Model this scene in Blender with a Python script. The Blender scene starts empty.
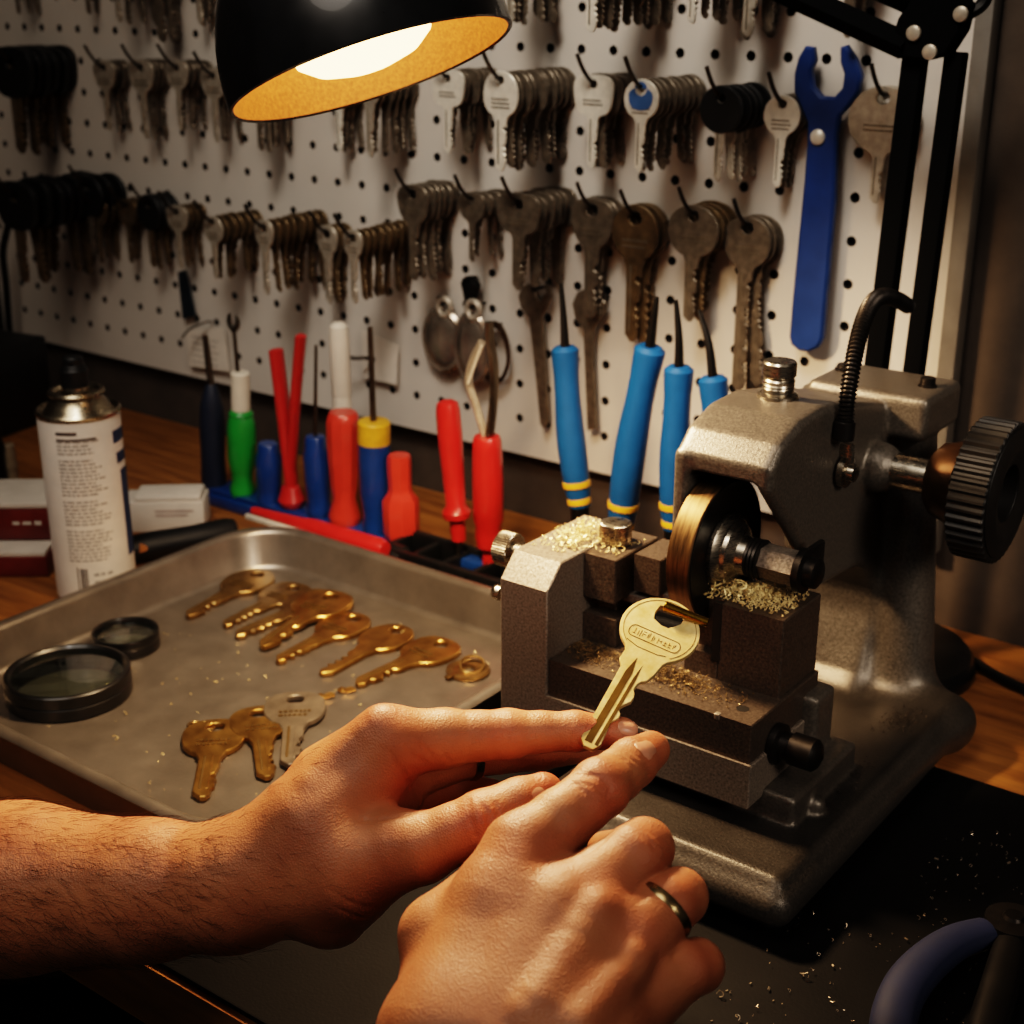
import bpy, bmesh, math, random
import numpy as np
from mathutils import Vector, Matrix, Quaternion
S = 0.01                                   # everything below is written in centimetres
rnd = random.Random(7)
col = bpy.context.scene.collection
PI = math.pi
V = Vector
# ---------------------------------------------------------------- camera model (used to measure the place)
FPX, PITCH, YAW, CAMH, WY = 1450.0, math.radians(20.7), math.radians(36.9), 42.0, 88.0
cp, sp, cy, sy = math.cos(PITCH), math.sin(PITCH), math.cos(YAW), math.sin(YAW)
def ray(px, py):
    u, v = (px-512)/FPX, (py-512)/FPX
    x, y, z = u, cp - v*sp, -sp - v*cp
    return V((x*cy - y*sy, x*sy + y*cy, z))
EYE = V((0, 0, CAMH))
def Cd(px, py, d): return EYE + ray(px, py)*d
def onZ(px, py, z=0): r = ray(px, py); return EYE + r*((z-CAMH)/r.z)
def onY(px, py, y): r = ray(px, py); return EYE + r*(y/r.y)
def onX(px, py, x): r = ray(px, py); return EYE + r*(x/r.x)
def proj(p):
    x, y, z = p[0], p[1], p[2]-CAMH
    X, Y = x*cy + y*sy, -x*sy + y*cy
    d, up = Y*cp - z*sp, Y*sp + z*cp
    return 512 + FPX*X/d, 512 - FPX*up/d, d
# ---------------------------------------------------------------- materials
MATS = {}
def lin(h):
    h = h.lstrip('#'); o = []
    for i in (0, 2, 4):
        c = int(h[i:i+2], 16)/255
        o.append(c/12.92 if c <= .04045 else ((c+.055)/1.055)**2.4)
    return (*o, 1)
def mat(name, colr, rough=.5, metal=0, vary=.15, vs=60, col2=None, bump=0, bs=400, stretch=(1, 1, 1), rvar=.1, coat=0, sss=0, trans=0, ior=1.45, emit=0, detail=6, spec=.5):
    """principled surface with noise-driven colour, roughness and bump"""
    if name in MATS: return MATS[name]
    m = bpy.data.materials.new(name); m.use_nodes = True
    nt = m.node_tree; N = nt.nodes; L = nt.links
    b = N['Principled BSDF']
    c1 = lin(colr) if isinstance(colr, str) else (*colr, 1)
    c2 = (lin(col2) if isinstance(col2, str) else (*col2, 1)) if col2 else tuple(x*(1-vary*2.2) for x in c1[:3]) + (1,)
    tc = N.new('ShaderNodeTexCoord'); mp = N.new('ShaderNodeMapping'); mp.inputs['Scale'].default_value = stretch
    L.new(tc.outputs['Object'], mp.inputs['Vector'])
    n = N.new('ShaderNodeTexNoise'); n.inputs['Scale'].default_value = vs; n.inputs['Detail'].default_value = detail; n.inputs['Roughness'].default_value = .62
    L.new(mp.outputs['Vector'], n.inputs['Vector'])
    rp = N.new('ShaderNodeValToRGB'); rp.color_ramp.elements[0].position = .32; rp.color_ramp.elements[1].position = .68
    rp.color_ramp.elements[0].color = c2; rp.color_ramp.elements[1].color = c1
    L.new(n.outputs['Fac'], rp.inputs['Fac']); L.new(rp.outputs['Color'], b.inputs['Base Color'])
    mr = N.new('ShaderNodeMapRange'); mr.inputs['To Min'].default_value = max(.02, rough-rvar); mr.inputs['To Max'].default_value = min(1, rough+rvar)
    L.new(n.outputs['Fac'], mr.inputs['Value']); L.new(mr.outputs['Result'], b.inputs['Roughness'])
    b.inputs['Metallic'].default_value = metal; b.inputs['Coat Weight'].default_value = coat; b.inputs['IOR'].default_value = ior; b.inputs['Specular IOR Level'].default_value = spec
    b.inputs['Transmission Weight'].default_value = trans
    if sss:
        b.inputs['Subsurface Weight'].default_value = sss; b.inputs['Subsurface Radius'].default_value = (1, .35, .2); b.inputs['Subsurface Scale'].default_value = .004
    if emit: b.inputs['Emission Color'].default_value = c1; b.inputs['Emission Strength'].default_value = emit
    if bump:
        n2 = N.new('ShaderNodeTexNoise'); n2.inputs['Scale'].default_value = bs; n2.inputs['Detail'].default_value = 3
        L.new(mp.outputs['Vector'], n2.inputs['Vector'])
        bp = N.new('ShaderNodeBump'); bp.inputs['Strength'].default_value = bump; bp.inputs['Distance'].default_value = .0006
        L.new(n2.outputs['Fac'], bp.inputs['Height']); L.new(bp.outputs['Normal'], b.inputs['Normal'])
    MATS[name] = m
    return m
# ---------------------------------------------------------------- mesh helpers (bmesh in world cm)
def B(): return bmesh.new()
def basis(z):
    z = V(z).normalized(); a = V((0, 0, 1)) if abs(z.z) < .9 else V((1, 0, 0))
    x = a.cross(z).normalized(); return x, z.cross(x), z
def box(bm, c, s, bev=0, seg=2, R=None):
    t = bmesh.new(); bmesh.ops.create_cube(t, size=1)
    for v in t.verts: v.co = V((v.co.x*s[0], v.co.y*s[1], v.co.z*s[2]))
    if bev: bmesh.ops.bevel(t, geom=t.edges[:], offset=min(bev, min(s)*.45), segments=seg, affect='EDGES', profile=.5)
    M = Matrix.Translation(V(c)) @ (R.to_4x4() if R else Matrix())
    merge(bm, t, M)
def box2(bm, a, b, bev=0, seg=2):
    box(bm, [(x+y)/2 for x, y in zip(a, b)], [abs(y-x) for x, y in zip(a, b)], bev, seg)
def merge(bm, t, M=None):
    if M: t.transform(M)
    me = bpy.data.meshes.new('t'); t.to_mesh(me); t.free(); bm.from_mesh(me); bpy.data.meshes.remove(me)
def lathe(bm, prof, o=(0, 0, 0), ax=(0, 0, 1), n=32, ell=1.0, xd=None):
    """prof: (radius, height along ax) list"""
    x, y, z = basis(ax); o = V(o)
    if xd: x = V(xd).normalized(); y = z.cross(x).normalized()
    rings = []
    for r, h in prof:
        if r < 1e-5: rings.append([bm.verts.new(o + z*h)])
        else: rings.append([bm.verts.new(o + z*h + x*(r*math.cos(2*PI*i/n)) + y*(r*ell*math.sin(2*PI*i/n))) for i in range(n)])
    for a, b in zip(rings, rings[1:]):
        for i in range(n):
            j = (i+1) % n
            if len(a) == 1 and len(b) == 1: continue
            if len(a) == 1: bm.faces.new((a[0], b[j], b[i]))
            elif len(b) == 1: bm.faces.new((a[i], a[j], b[0]))
            else: bm.faces.new((a[i], a[j], b[j], b[i]))
def cyl(bm, p0, p1, r0, r1=None, n=24, bev=.0):
    p0, p1 = V(p0), V(p1); L = (p1-p0).length; r1 = r0 if r1 is None else r1
    if bev: pr = [(0, 0), (r0-bev, 0), (r0, bev), (r1, L-bev), (r1-bev, L), (0, L)]
    else: pr = [(0, 0), (r0, 0), (r1, L), (0, L)]
    lathe(bm, pr, p0, p1-p0, n)
def spline(pts, k=6):
    P = [V(p) for p in pts]; out = []
    for i in range(len(P)-1):
        p0, p1, p2, p3 = P[max(i-1, 0)], P[i], P[i+1], P[min(i+2, len(P)-1)]
        for j in range(k):
            t = j/k
            out.append(.5*((2*p1) + (p2-p0)*t + (2*p0-5*p1+4*p2-p3)*t*t + (3*p1-p0-3*p2+p3)*t**3))
    return out + [P[-1]]
def tube(bm, pts, r, n=10, cap=True, flat=1.0, up=None):
    P = [V(p) for p in pts]; rs = r if isinstance(r, (list, tuple)) else [r]*len(P)
    rings = []; px = None
    for i, p in enumerate(P):
        t = (P[min(i+1, len(P)-1)] - P[max(i-1, 0)]).normalized()
        if px is None: x = V(up).cross(t).normalized() if up else basis(t)[0]
        else: x = (px - t*px.dot(t)).normalized()
        px = x; y = t.cross(x)
        rings.append([bm.verts.new(p + x*(rs[i]*math.cos(2*PI*k/n)) + y*(rs[i]*flat*math.sin(2*PI*k/n))) for k in range(n)])
    for a, b in zip(rings, rings[1:]):
        for k in range(n): bm.faces.new((a[k], a[(k+1) % n], b[(k+1) % n], b[k]))
    if cap: bm.faces.new(rings[0][::-1]); bm.faces.new(rings[-1])
def torus(bm, o, ax, R, r, n=32, m=10, ell=1.0, xd=None):
    x, y, z = basis(ax); o = V(o)
    if xd: x = V(xd).normalized(); y = z.cross(x).normalized()
    rr = []
    for i in range(n):
        a = 2*PI*i/n; d = x*math.cos(a)*R + y*math.sin(a)*R*ell; dn = d.normalized()
        rr.append([bm.verts.new(o + d + dn*(r*math.cos(2*PI*k/m)) + z*(r*math.sin(2*PI*k/m))) for k in range(m)])
    for i in range(n):
        a, b = rr[i], rr[(i+1) % n]
        for k in range(m): bm.faces.new((a[k], b[k], b[(k+1) % m], a[(k+1) % m]))
def plate(bm, outer, holes, t, M=None, bev=0):
    """flat plate in the local xy plane with holes, thickness t centred on z=0"""
    b = bmesh.new()
    for loop in [outer] + list(holes):
        vs = [b.verts.new((x, y, -t/2)) for x, y in loop]
        for i in range(len(vs)): b.edges.new((vs[i], vs[(i+1) % len(vs)]))
    bmesh.ops.triangle_fill(b, use_beauty=True, use_dissolve=False, edges=b.edges[:])
    r = bmesh.ops.extrude_face_region(b, geom=b.faces[:])
    bmesh.ops.translate(b, vec=(0, 0, t), verts=[g for g in r['geom'] if isinstance(g, bmesh.types.BMVert)])
    bmesh.ops.recalc_face_normals(b, faces=b.faces[:])
    if bev:
        es = [e for e in b.edges if len(e.link_faces) == 2 and e.calc_face_angle(0) > 1.2 and abs(e.verts[0].co.z - e.verts[1].co.z) < 1e-6]
        bmesh.ops.bevel(b, geom=es, offset=bev, segments=1, affect='EDGES', clamp_overlap=True)
    merge(bm, b, M)
def frame(o, ex, ey):
    ex = V(ex).normalized(); ez = ex.cross(V(ey)).normalized(); ey = ez.cross(ex)
    M = Matrix((ex, ey, ez)).transposed().to_4x4(); M.translation = V(o); return M
def finish(name, bm, mats, ang=35):
    bmesh.ops.recalc_face_normals(bm, faces=bm.faces[:])
    me = bpy.data.meshes.new(name); bm.to_mesh(me); bm.free()
    for m in (mats if isinstance(mats, (list, tuple)) else [mats]): me.materials.append(m)
    me.polygons.foreach_set('use_smooth', [True]*len(me.polygons))
    me.set_sharp_from_angle(angle=math.radians(ang))
    return me
def tag(o, label=None, cat=None, group=None, kind=None):
    for k, v in (('label', label), ('category', cat), ('group', group), ('kind', kind)):
        if v: o[k] = v
    return o
ORG = {}
def put(name, bm, m, parent=None, org=None, ang=35):
    """world-cm bmesh -> one mesh object; origin = parent's base (or org)"""
    base = ORG[parent.name] if parent else V(org if org is not None else (0, 0, 0))
    bm.transform(Matrix.Scale(S, 4) @ Matrix.Translation(-base))
    me = finish(name, bm, m, ang)
    return link(name, me, parent, base)
def link(name, me, parent=None, base=V((0, 0, 0))):
    o = bpy.data.objects.new(name, me); col.objects.link(o)
    if parent: o.parent = parent; ORG[o.name] = base
    else: o.location = base*S; ORG[o.name] = base
    return o
def thing(name, label, cat, org, group=None):
    o = bpy.data.objects.new(name, None); o.empty_display_size = .01; col.objects.link(o)
    o.location = V(org)*S; ORG[o.name] = V(org); tag(o, label, cat, group); return o
def one(name, bm, m, org, label, cat, group=None, ang=35):
    return tag(put(name, bm, m, None, org, ang), label, cat, group)
def struct(name, bm, m, org=(0, 0, 0)): return tag(put(name, bm, m, None, org), kind='structure')
# ---------------------------------------------------------------- implicit surfaces (castings, hands)
class Field:
    def __init__(s, lo, hi, h):
        s.h = h; s.lo = np.array(lo, float); n = np.ceil((np.array(hi)-s.lo)/h).astype(int)+1
        s.X, s.Y, s.Z = (a.astype(np.float32) for a in np.meshgrid(*[s.lo[i]+h*np.arange(n[i]) for i in range(3)], indexing='ij'))
        s.d = np.full(s.X.shape, 99., np.float32)
    def cone(s, a, b, ra, rb):
        a, b = np.array(a, np.float32), np.array(b, np.float32); ba = b-a; L2 = float(ba@ba)
        t = np.clip(((s.X-a[0])*ba[0]+(s.Y-a[1])*ba[1]+(s.Z-a[2])*ba[2])/L2, 0, 1)
        return np.sqrt((s.X-a[0]-t*ba[0])**2+(s.Y-a[1]-t*ba[1])**2+(s.Z-a[2]-t*ba[2])**2)-(ra+(rb-ra)*t)
    def box(s, a, b, r=.3):
        c = [(x+y)/2 for x, y in zip(a, b)]; e = [abs(y-x)/2-r for x, y in zip(a, b)]
        q = [np.abs(P-ci)-ei for P, ci, ei in zip((s.X, s.Y, s.Z), c, e)]
        return np.sqrt(sum(np.maximum(k, 0)**2 for k in q))+np.minimum(np.maximum(np.maximum(q[0], q[1]), q[2]), 0)-r
    def prism_x(s, poly, x0, x1, r=.3):
        """polygon in (y,z) extruded along x, rounded"""
        P = np.array(poly, np.float32); d = np.full(s.Y[0].shape, 1e9, np.float32); sg = np.ones_like(d); y, z = s.Y[0], s.Z[0]
        for i in range(len(P)):
            a, b = P[i], P[i-1]; e = b-a; wy, wz = y-a[0], z-a[1]
            t = np.clip((wy*e[0]+wz*e[1])/(e@e), 0, 1); d = np.minimum(d, (wy-e[0]*t)**2+(wz-e[1]*t)**2)
            c1, c2, c3 = z >= a[1], z < b[1], e[0]*wz > e[1]*wy
            sg = np.where((c1 & c2 & c3) | (~c1 & ~c2 & ~c3), -sg, sg)
        d2 = (sg*np.sqrt(d))[None]+r; dx = np.abs(s.X-(x0+x1)/2)-(abs(x1-x0)/2-r)
        return np.minimum(np.maximum(d2, dx), 0)+np.sqrt(np.maximum(d2, 0)**2+np.maximum(dx, 0)**2)-r
    def view(s, pts, m):
        P = np.array(pts, float); lo = np.clip(np.floor((P.min(0)-m-s.lo)/s.h).astype(int), 0, None); hi = np.ceil((P.max(0)+m-s.lo)/s.h).astype(int)+1
        sl = tuple(slice(a, max(a+1, b)) for a, b in zip(lo, hi)); v = object.__new__(Field); v.h, v.lo = s.h, s.lo
        v.X, v.Y, v.Z, v.d = s.X[sl], s.Y[sl], s.Z[sl], s.d[sl]; v.sl = sl; return v
    @staticmethod
    def smin(a, b, k):
        h = np.clip(.5+.5*(b-a)/k, 0, 1); return b+(a-b)*h-k*h*(1-h)
    def add(s, d, k=.001): s.d[...] = s.smin(s.d, d, k)
    def cut(s, d, k=.001): s.d[...] = -s.smin(-s.d, d, k)
    def mesh(s, name, mats, base, sm=0):
        f = s.d; ins = f < 0; sh = np.array(f.shape)-1
        cnt = sum(ins[i:i+sh[0], j:j+sh[1], k:k+sh[2]].astype(np.int8) for i in (0, 1) for j in (0, 1) for k in (0, 1))
        m = (cnt > 0) & (cnt < 8); I = np.argwhere(m); idx = np.full(m.shape, -1, np.int64); idx[m] = np.arange(len(I))
        acc = np.zeros((len(I), 3)); num = np.zeros(len(I))
        cs = [(i, j, k) for i in (0, 1) for j in (0, 1) for k in (0, 1)]
        for a in cs:
            for ax in range(3):
                if a[ax]: continue
                b = list(a); b[ax] = 1; b = tuple(b)
                fa, fb = f[tuple((I+a).T)], f[tuple((I+b).T)]; x = (fa < 0) != (fb < 0)
                t = np.where(x, fa/np.where(x, fa-fb, 1), 0); p = np.tile(np.array(a, float), (len(I), 1)); p[:, ax] += t
                acc[x] += p[x]; num[x] += 1
        vs = s.lo+s.h*(I+acc/num[:, None]); fs = []
        for ax in range(3):
            o1, o2 = (ax+1) % 3, (ax+2) % 3
            a = np.argwhere(np.diff(ins.astype(np.int8), axis=ax) != 0)
            a = a[(a[:, o1] > 0) & (a[:, o2] > 0) & (a[:, o1] < sh[o1]) & (a[:, o2] < sh[o2])]
            e1, e2 = np.eye(3, dtype=int)[o1], np.eye(3, dtype=int)[o2]
            q = np.stack([idx[tuple((a-e1-e2).T)], idx[tuple((a-e2).T)], idx[tuple(a.T)], idx[tuple((a-e1).T)]], 1)
            fl = ~ins[tuple(a.T)]; q[fl] = q[fl][:, ::-1]; fs.append(q)
        me = bpy.data.meshes.new(name); F = np.concatenate(fs)
        me.from_pydata(((vs-np.array(base))*S).tolist(), [], F.tolist()); me.update()
        for mm in (mats if isinstance(mats, (list, tuple)) else [mats]): me.materials.append(mm)
        me.polygons.foreach_set('use_smooth', [True]*len(me.polygons))
        return me
# ================================================================ materials used
M_wall = mat('dark_plaster', '#4d4238', .9, vary=.25, vs=14, bump=.6, bs=90)
M_peg = mat('white_pegboard', '#c2bab0', .55, vary=.05, vs=9)
M_pegback = mat('pegboard_core', '#1a1512', .9)
M_frame = mat('grey_frame', '#6d675f', .5, vary=.1)
M_desk = mat('oak_desk', '#9c6934', .45, col2='#6d431d', vs=5, stretch=(3, 34, 20), bump=.25, bs=60, detail=9)
M_deskside = mat('oak_edge', '#3a2214', .6, vary=.2, stretch=(3, 30, 20), vs=6)
M_mat = mat('black_mat', '#070606', .65, vary=.2, vs=40, bump=.15, bs=700, spec=.15)
M_floor = mat('dark_floor', '#1a1512', .8)
M_nickel = mat('nickel', '#b5aa9a', .36, .45, vary=.15, vs=160, bump=.08, bs=900)
M_nickel2 = mat('bright_nickel', '#e2dacb', .36, .3, vary=.08, vs=160)
M_dull = mat('dull_steel_key', '#7d7162', .36, .6, vary=.2, vs=150)
M_brown = mat('bronzed_key', '#7a6549', .4, .6, vary=.25, vs=120)
M_brass = mat('brass', '#b08a50', .32, .9, vary=.2, col2='#7d5c30', vs=120, bump=.1, bs=700)
M_brass2 = mat('old_brass', '#9c7f52', .36, .9, col2='#6b5232', vs=110, bump=.1, bs=700)
M_gold = mat('fresh_brass', '#f5dca2', .34, .5, vary=.07, col2='#e2c17c', vs=180, bump=.05, bs=1500)
M_goldpin = mat('brass_pin', '#a88732', .25, 1, vary=.15)
M_blackplastic = mat('black_plastic', '#0d0d0d', .5, vary=.1)
M_blueplate = mat('blue_enamel', '#3f5f8c', .45, vary=.1)
M_wire = mat('hook_wire', '#4a4540', .35, 1, vary=.2)
M_ink = mat('engraving', '#6e6353', .5, .4)
# ================================================================ the setting
bm = B(); box2(bm, (-175, 89.3, -80), (60, 93, 85)); struct('wall_back', bm, M_wall)
bm = B(); box2(bm, (-178, -60, -80), (-175, 93, 85)); struct('wall_left', bm, M_wall)
bm = B(); box2(bm, (-178, -60, -84), (60, 93, -80)); struct('floor', bm, M_floor)
# desk: slab with its front edge running along x
bm = B(); box2(bm, (-172, 33, -3.6), (45, 89.25, -.02), .25)
desk = one('workbench', bm, [M_desk], (-60, 60, -3.6), 'long wooden workbench with an oak-coloured grained top under all the tools', 'workbench')
bm = B()
for xx in (-160, -10, 38):
    for yy in (37, 84): box2(bm, (xx-3, yy-3, -80), (xx+3, yy+3, -3.7), .4)
put('leg', bm, M_deskside, desk)
bm = B(); box2(bm, (-47.5, 33.3, 0), (40, 70.4, .32), .12)
one('rubber_mat', bm, M_mat, (0, 50, 0), 'black rubber work mat lying under the key cutting machine', 'mat')
# ---------------------------------------------------------------- pegboard with real holes
CX, CZ, PX0, PZ0, HR = 2.66, 2.79, -44.03, 36.43, .34
def pegboard(k0, k1, name):
    bm = B(); n = 16; cache = {}
    def vert(x, y, z):
        key = (round(x, 3), round(y, 3), round(z, 3))
        if key not in cache: cache[key] = bm.verts.new((x, y, z))
        return cache[key]
    for k in range(k0, k1+1):
        for r in range(-4, 11):
            cx, cz = PX0+CX*k, PZ0-CZ*r
            sq, ci, bk = [], [], []
            for i in range(n):
                a = 2*PI*i/n; c, s_ = math.cos(a), math.sin(a); q = max(abs(c), abs(s_))
                sq.append(vert(cx+c/q*CX/2, 88, cz+s_/q*CZ/2)); ci.append(vert(cx+c*HR, 88, cz+s_*HR)); bk.append(vert(cx+c*HR, 88.45, cz+s_*HR))
            for i in range(n):
                j = (i+1) % n
                bm.faces.new((sq[i], ci[i], ci[j], sq[j])); bm.faces.new((ci[i], bk[i], bk[j], ci[j])).material_index = 1
    return bm
XL, XS, XR, ZB, ZT = PX0-CX*33.5, PX0-CX*27.5, PX0+CX*4.5, PZ0-CZ*10.5, PZ0+CZ*4.5
peg = one('pegboard', pegboard(-27, 4, ''), [M_peg, M_pegback], (-60, 88, ZB), 'large white perforated board on the wall, hung with key bunches and tools', 'pegboard')
bm = B(); box2(bm, (XS, 88, ZB-1.6), (XR, 88.45, ZB)); put('bottom_rail', bm, M_peg, peg)
bm = B(); box2(bm, (XS, 88.5, ZB-1.6), (XR, 88.9, ZT)); put('backing', bm, M_pegback, peg)
bm = B(); box2(bm, (XR, 87.6, ZB-1.8), (XR+1.1, 89, ZT), .12); put('side_frame', bm, M_frame, peg)
peg2 = one('pegboard', pegboard(-33, -28, ''), [M_peg, M_pegback], (-124, 88, ZB), 'narrow white perforated board joined to the end of the large one, black-headed keys on it', 'pegboard')
bm = B(); box2(bm, (XL, 88, ZB-1.6), (XS-.12, 88.45, ZB)); put('bottom_rail', bm, M_peg, peg2)
bm = B(); box2(bm, (XL, 88.5, ZB-1.6), (XS-.12, 88.9, ZT)); put('backing', bm, M_pegback, peg2)
bm = B(); box2(bm, (XL-.9, 87.6, ZB-1.8), (XL, 89, ZT), .12); put('side_frame', bm, M_pegback, peg2)
# ---------------------------------------------------------------- keys
def superell(rx, ry, n, taper, cy_, a0, a1, k):
    o = []
    for i in range(k+1):
        a = a0+(a1-a0)*i/k; c, s_ = math.cos(a), math.sin(a)
        x = rx*math.copysign(abs(c)**(2/n), c); y = ry*math.copysign(abs(s_)**(2/n), s_)
        o.append((x*(1+taper*y/ry), y+cy_))
    return o
BOW = {  # rx, ry, exponent, taper (wider at top > 0), hole radius, blade length from hole, blade width, material
 'round':  (1.48, 1.45, 2.0, .0, .36, 6.0, .80, 'nickel'),
 'oval':   (1.58, 1.65, 2.3, -.05, .36, 6.6, 1.05, 'nickel'),
 'square': (1.72, 1.50, 3.4, .10, .38, 6.2, .86, 'bright'),
 'heart':  (1.42, 1.25, 2.6, .2, .36, 5.4, .62, 'nickel'),
 'small':  (1.05, 1.20, 2.4, .15, .42, 5.6, .78, 'dull'),
 'wide':   (1.75, 1.35, 3.0, .10, .42, 5.8, .95, 'dull'),
 'shield': (1.5, 1.5, 2.5, .18, .42, 6.6, .98, 'dull'),
 'roundl': (1.3, 1.35, 2.0, .0, .36, 6.0, .80, 'nickel'),
 'long':   (1.7, 1.7, 2.2, .05, .46, 11.0, 1.05, 'dull'),
 'big':    (1.95, 1.75, 2.1, .02, .44, 7.2, .95, 'dull'),
 'ringbow': (2.3, 2.1, 2.0, 0, .46, 6.6, .80, 'nickel'),
}
KM = {'nickel': M_nickel, 'bright': M_nickel2, 'dull': M_dull, 'brown': M_brown, 'brass': M_brass, 'old': M_brass2}
def key_bm(kind, seed=0, t=.24, front=False, cut=True):
    """key hanging from its hole at the origin: bow up, blade towards -y, in the xy plane"""
    rx, ry, n, tp, hr, L, bw, _ = BOW[kind]; r_ = random.Random(seed*7+3)
    cy0 = -(ry-hr-.28); nb = bw*.5+.12
    bm = B(); e = superell(rx, ry, n, tp, cy0, -PI/2, 1.5*PI, 56)
    right = [p for p in e if p[1] > cy0 or p[0] > nb]; pts = [p for p in e if not (abs(p[0]) < nb and p[1] < cy0)]
    out = pts[:]
    yb = min(p[1] for p in e)
    left = [(-nb, yb-.05), (-bw/2, yb-.35), (-bw/2, -L+.35), (-bw*.12, -L)]
    rt = [(bw*.12, -L), (bw*.3, -L+.25)]; y = -L+.5
    while y < yb-.9 and cut:
        dp = r_.choice((.08, .16, .24, .3)); rt += [(bw/2-dp, y), (bw/2-dp, y+.14)]; y += .3
        rt.append((bw/2-dp*.35, y-.04)); y += .12
    rt += [(bw/2, yb-.75), (bw/2, yb-.35), (nb, yb-.05)]
    # pts starts at the bottom going counter-clockwise: right side, top, left side
    outer = pts + left + rt
    hole = [(hr*math.cos(2*PI*i/14), hr*.9*math.sin(2*PI*i/14)) for i in range(14)]
    plate(bm, outer, [hole], t, None, .035)
    for dx in (-.2, .12):
        nf = len(bm.faces); w = bw*.13; y0, y1 = -L+.5, yb-.2
        box(bm, (bw*dx, (y0+y1)/2, t/2), (w, y1-y0, .05), .02, 1)
        if dx < 0 and front:
            bm.faces.ensure_lookup_table()
            for f in bm.faces[nf:]: f.material_index = 1
    if front:
        nf = len(bm.faces); yy = cy0-.35
        for k in range(3 if kind in ('round', 'oval') else 2):
            x = -rx*.5
            while x < rx*.45:
                w = r_.uniform(.08, .2); box(bm, (x+w/2, yy-k*.3, t/2+.01), (w, .12, .05)); x += w+.06
        bm.faces.ensure_lookup_table()
        for f in bm.faces[nf:]: f.material_index = 1
    return bm
KEYMESH = {}
def key_mesh(kind, mt, seed, front):
    k = (kind, mt, seed, front)
    if k not in KEYMESH:
        bm = key_bm(kind, seed, front=front); bm.transform(Matrix.Rotation(PI/2, 4, 'X')); bm.transform(Matrix.Scale(S, 4))
        KEYMESH[k] = finish('key', bm, [KM[mt], M_ink], 30)
    return KEYMESH[k]
def cover_mesh(kind):
    k = ('cover', kind)
    if k not in KEYMESH:
        rx, ry, n, tp, hr, L, bw, _ = BOW[kind]; bm = B(); c0 = -(ry-hr-.28)
        e = superell(rx*1.18, ry*1.18, n, tp, c0, 0, 2*PI, 40)[:-1]
        plate(bm, e, [[(hr*math.cos(2*PI*i/12), hr*math.sin(2*PI*i/12)) for i in range(12)]], .42, None, .08)
        bm.transform(Matrix.Rotation(PI/2, 4, 'X')); bm.transform(Matrix.Scale(S, 4))
        KEYMESH[k] = finish('bow_cover', bm, M_blackplastic, 40)
    return KEYMESH[k]
def bow_inlay():
    bm = B(); e = superell(1.02, .78, 2.6, .1, -.78, 0, 2*PI, 30)[:-1]
    plate(bm, e, [[(.52*math.cos(2*PI*i/14), .52*math.sin(2*PI*i/14)-.05) for i in range(14)]], .06, Matrix.Translation((0, 0, .14)))
    bm.transform(Matrix.Rotation(PI/2, 4, 'X')); bm.transform(Matrix.Scale(S, 4)); return finish('bow_inlay', bm, M_blueplate)
def bunch(pf, pz, pb, n, kind, tip, phrase, mt=None, black=False, front_label=None, mt_back=None, inlay=False, up=1.0, behind=None):
    """a wire hook at front pixel (pf,pz) reaching back to the board at pixel column pb, with n keys strung on it"""
    # find how far the hook sticks out so that its foot on the board stands at pixel column pb
    lo, hi = .8, 9.0
    for _ in range(30):
        m = (lo+hi)/2; p = onY(pf, pz, WY-m); q = proj((p.x, WY, p.z))
        if q[0] < pb: lo = m
        else: hi = m
    ln = (lo+hi)/2; p = onY(pf, pz, WY-ln); d = proj(p)[2]
    # key size from its length in the photograph
    q = onY(pf, tip, WY-ln); rx, ry, nn, tp, hr, L, bw, km = BOW[kind]; sc = (p.z-q.z)/L
    x, z = p.x, p.z
    bm = B(); zz = z+hr*sc*.55
    tube(bm, spline([(x, WY+.3, zz+.05), (x, WY-.5, zz), (x, WY-ln+.15, zz-.05), (x-.05, WY-ln-.5, zz+.15*up), (x-.15, WY-ln-1.2, zz+.9*up), (x-.25, WY-ln-1.7, zz+1.8*up)], 4), .14, 8)
    one('peg_hook', bm, M_wire, (x, WY, zz), 'wire hook carrying %s' % phrase, 'hook', 'wire hooks on the pegboard')
    km = mt or km
    for i in range(n):
        f = i == 0
        yy = WY-ln+(ln-.35)*(i/max(1, n-1) if n > 1 else 0)
        mesh = key_mesh(kind, km if f or not mt_back else mt_back, 0 if f else 1+i % 3, f)
        o = bpy.data.objects.new('hanging_key', mesh); col.objects.link(o)
        o.location = V((x + (0 if f else rnd.uniform(-.08, .08)), yy, z-(0 if f else rnd.uniform(0, .06))))*S
        s_ = sc*(1 if f else rnd.uniform(.94, 1.04)); o.scale = (s_,)*3
        o.rotation_euler = (0, (0 if f else rnd.uniform(-.13, .13)), (0 if f else rnd.uniform(-.12, .12)))
        lb = (('front key of ' + phrase if phrase.split(',')[0].split(' beside')[0].split(' at ')[0].split(' cut')[0].split(' partly')[0].split(' half')[0].split(' just')[0].split(' under')[0].endswith(('keys', 'blades')) else phrase[4:]) if f else 'plain key behind ' + phrase)
        tag(o, lb, 'key', ('keys hanging behind %s' % phrase) if not f else 'front keys of the bunches')
        if black:
            c = bpy.data.objects.new('bow_cover', cover_mesh(kind)); col.objects.link(c); c.parent = o; c['label'] = 'black plastic bow cover'
        if inlay and f:
            c = bpy.data.objects.new('bow_inlay', bow_inlay()); col.objects.link(c); c.parent = o; c['label'] = 'blue enamel inlay'
T = 'top row'
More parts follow.
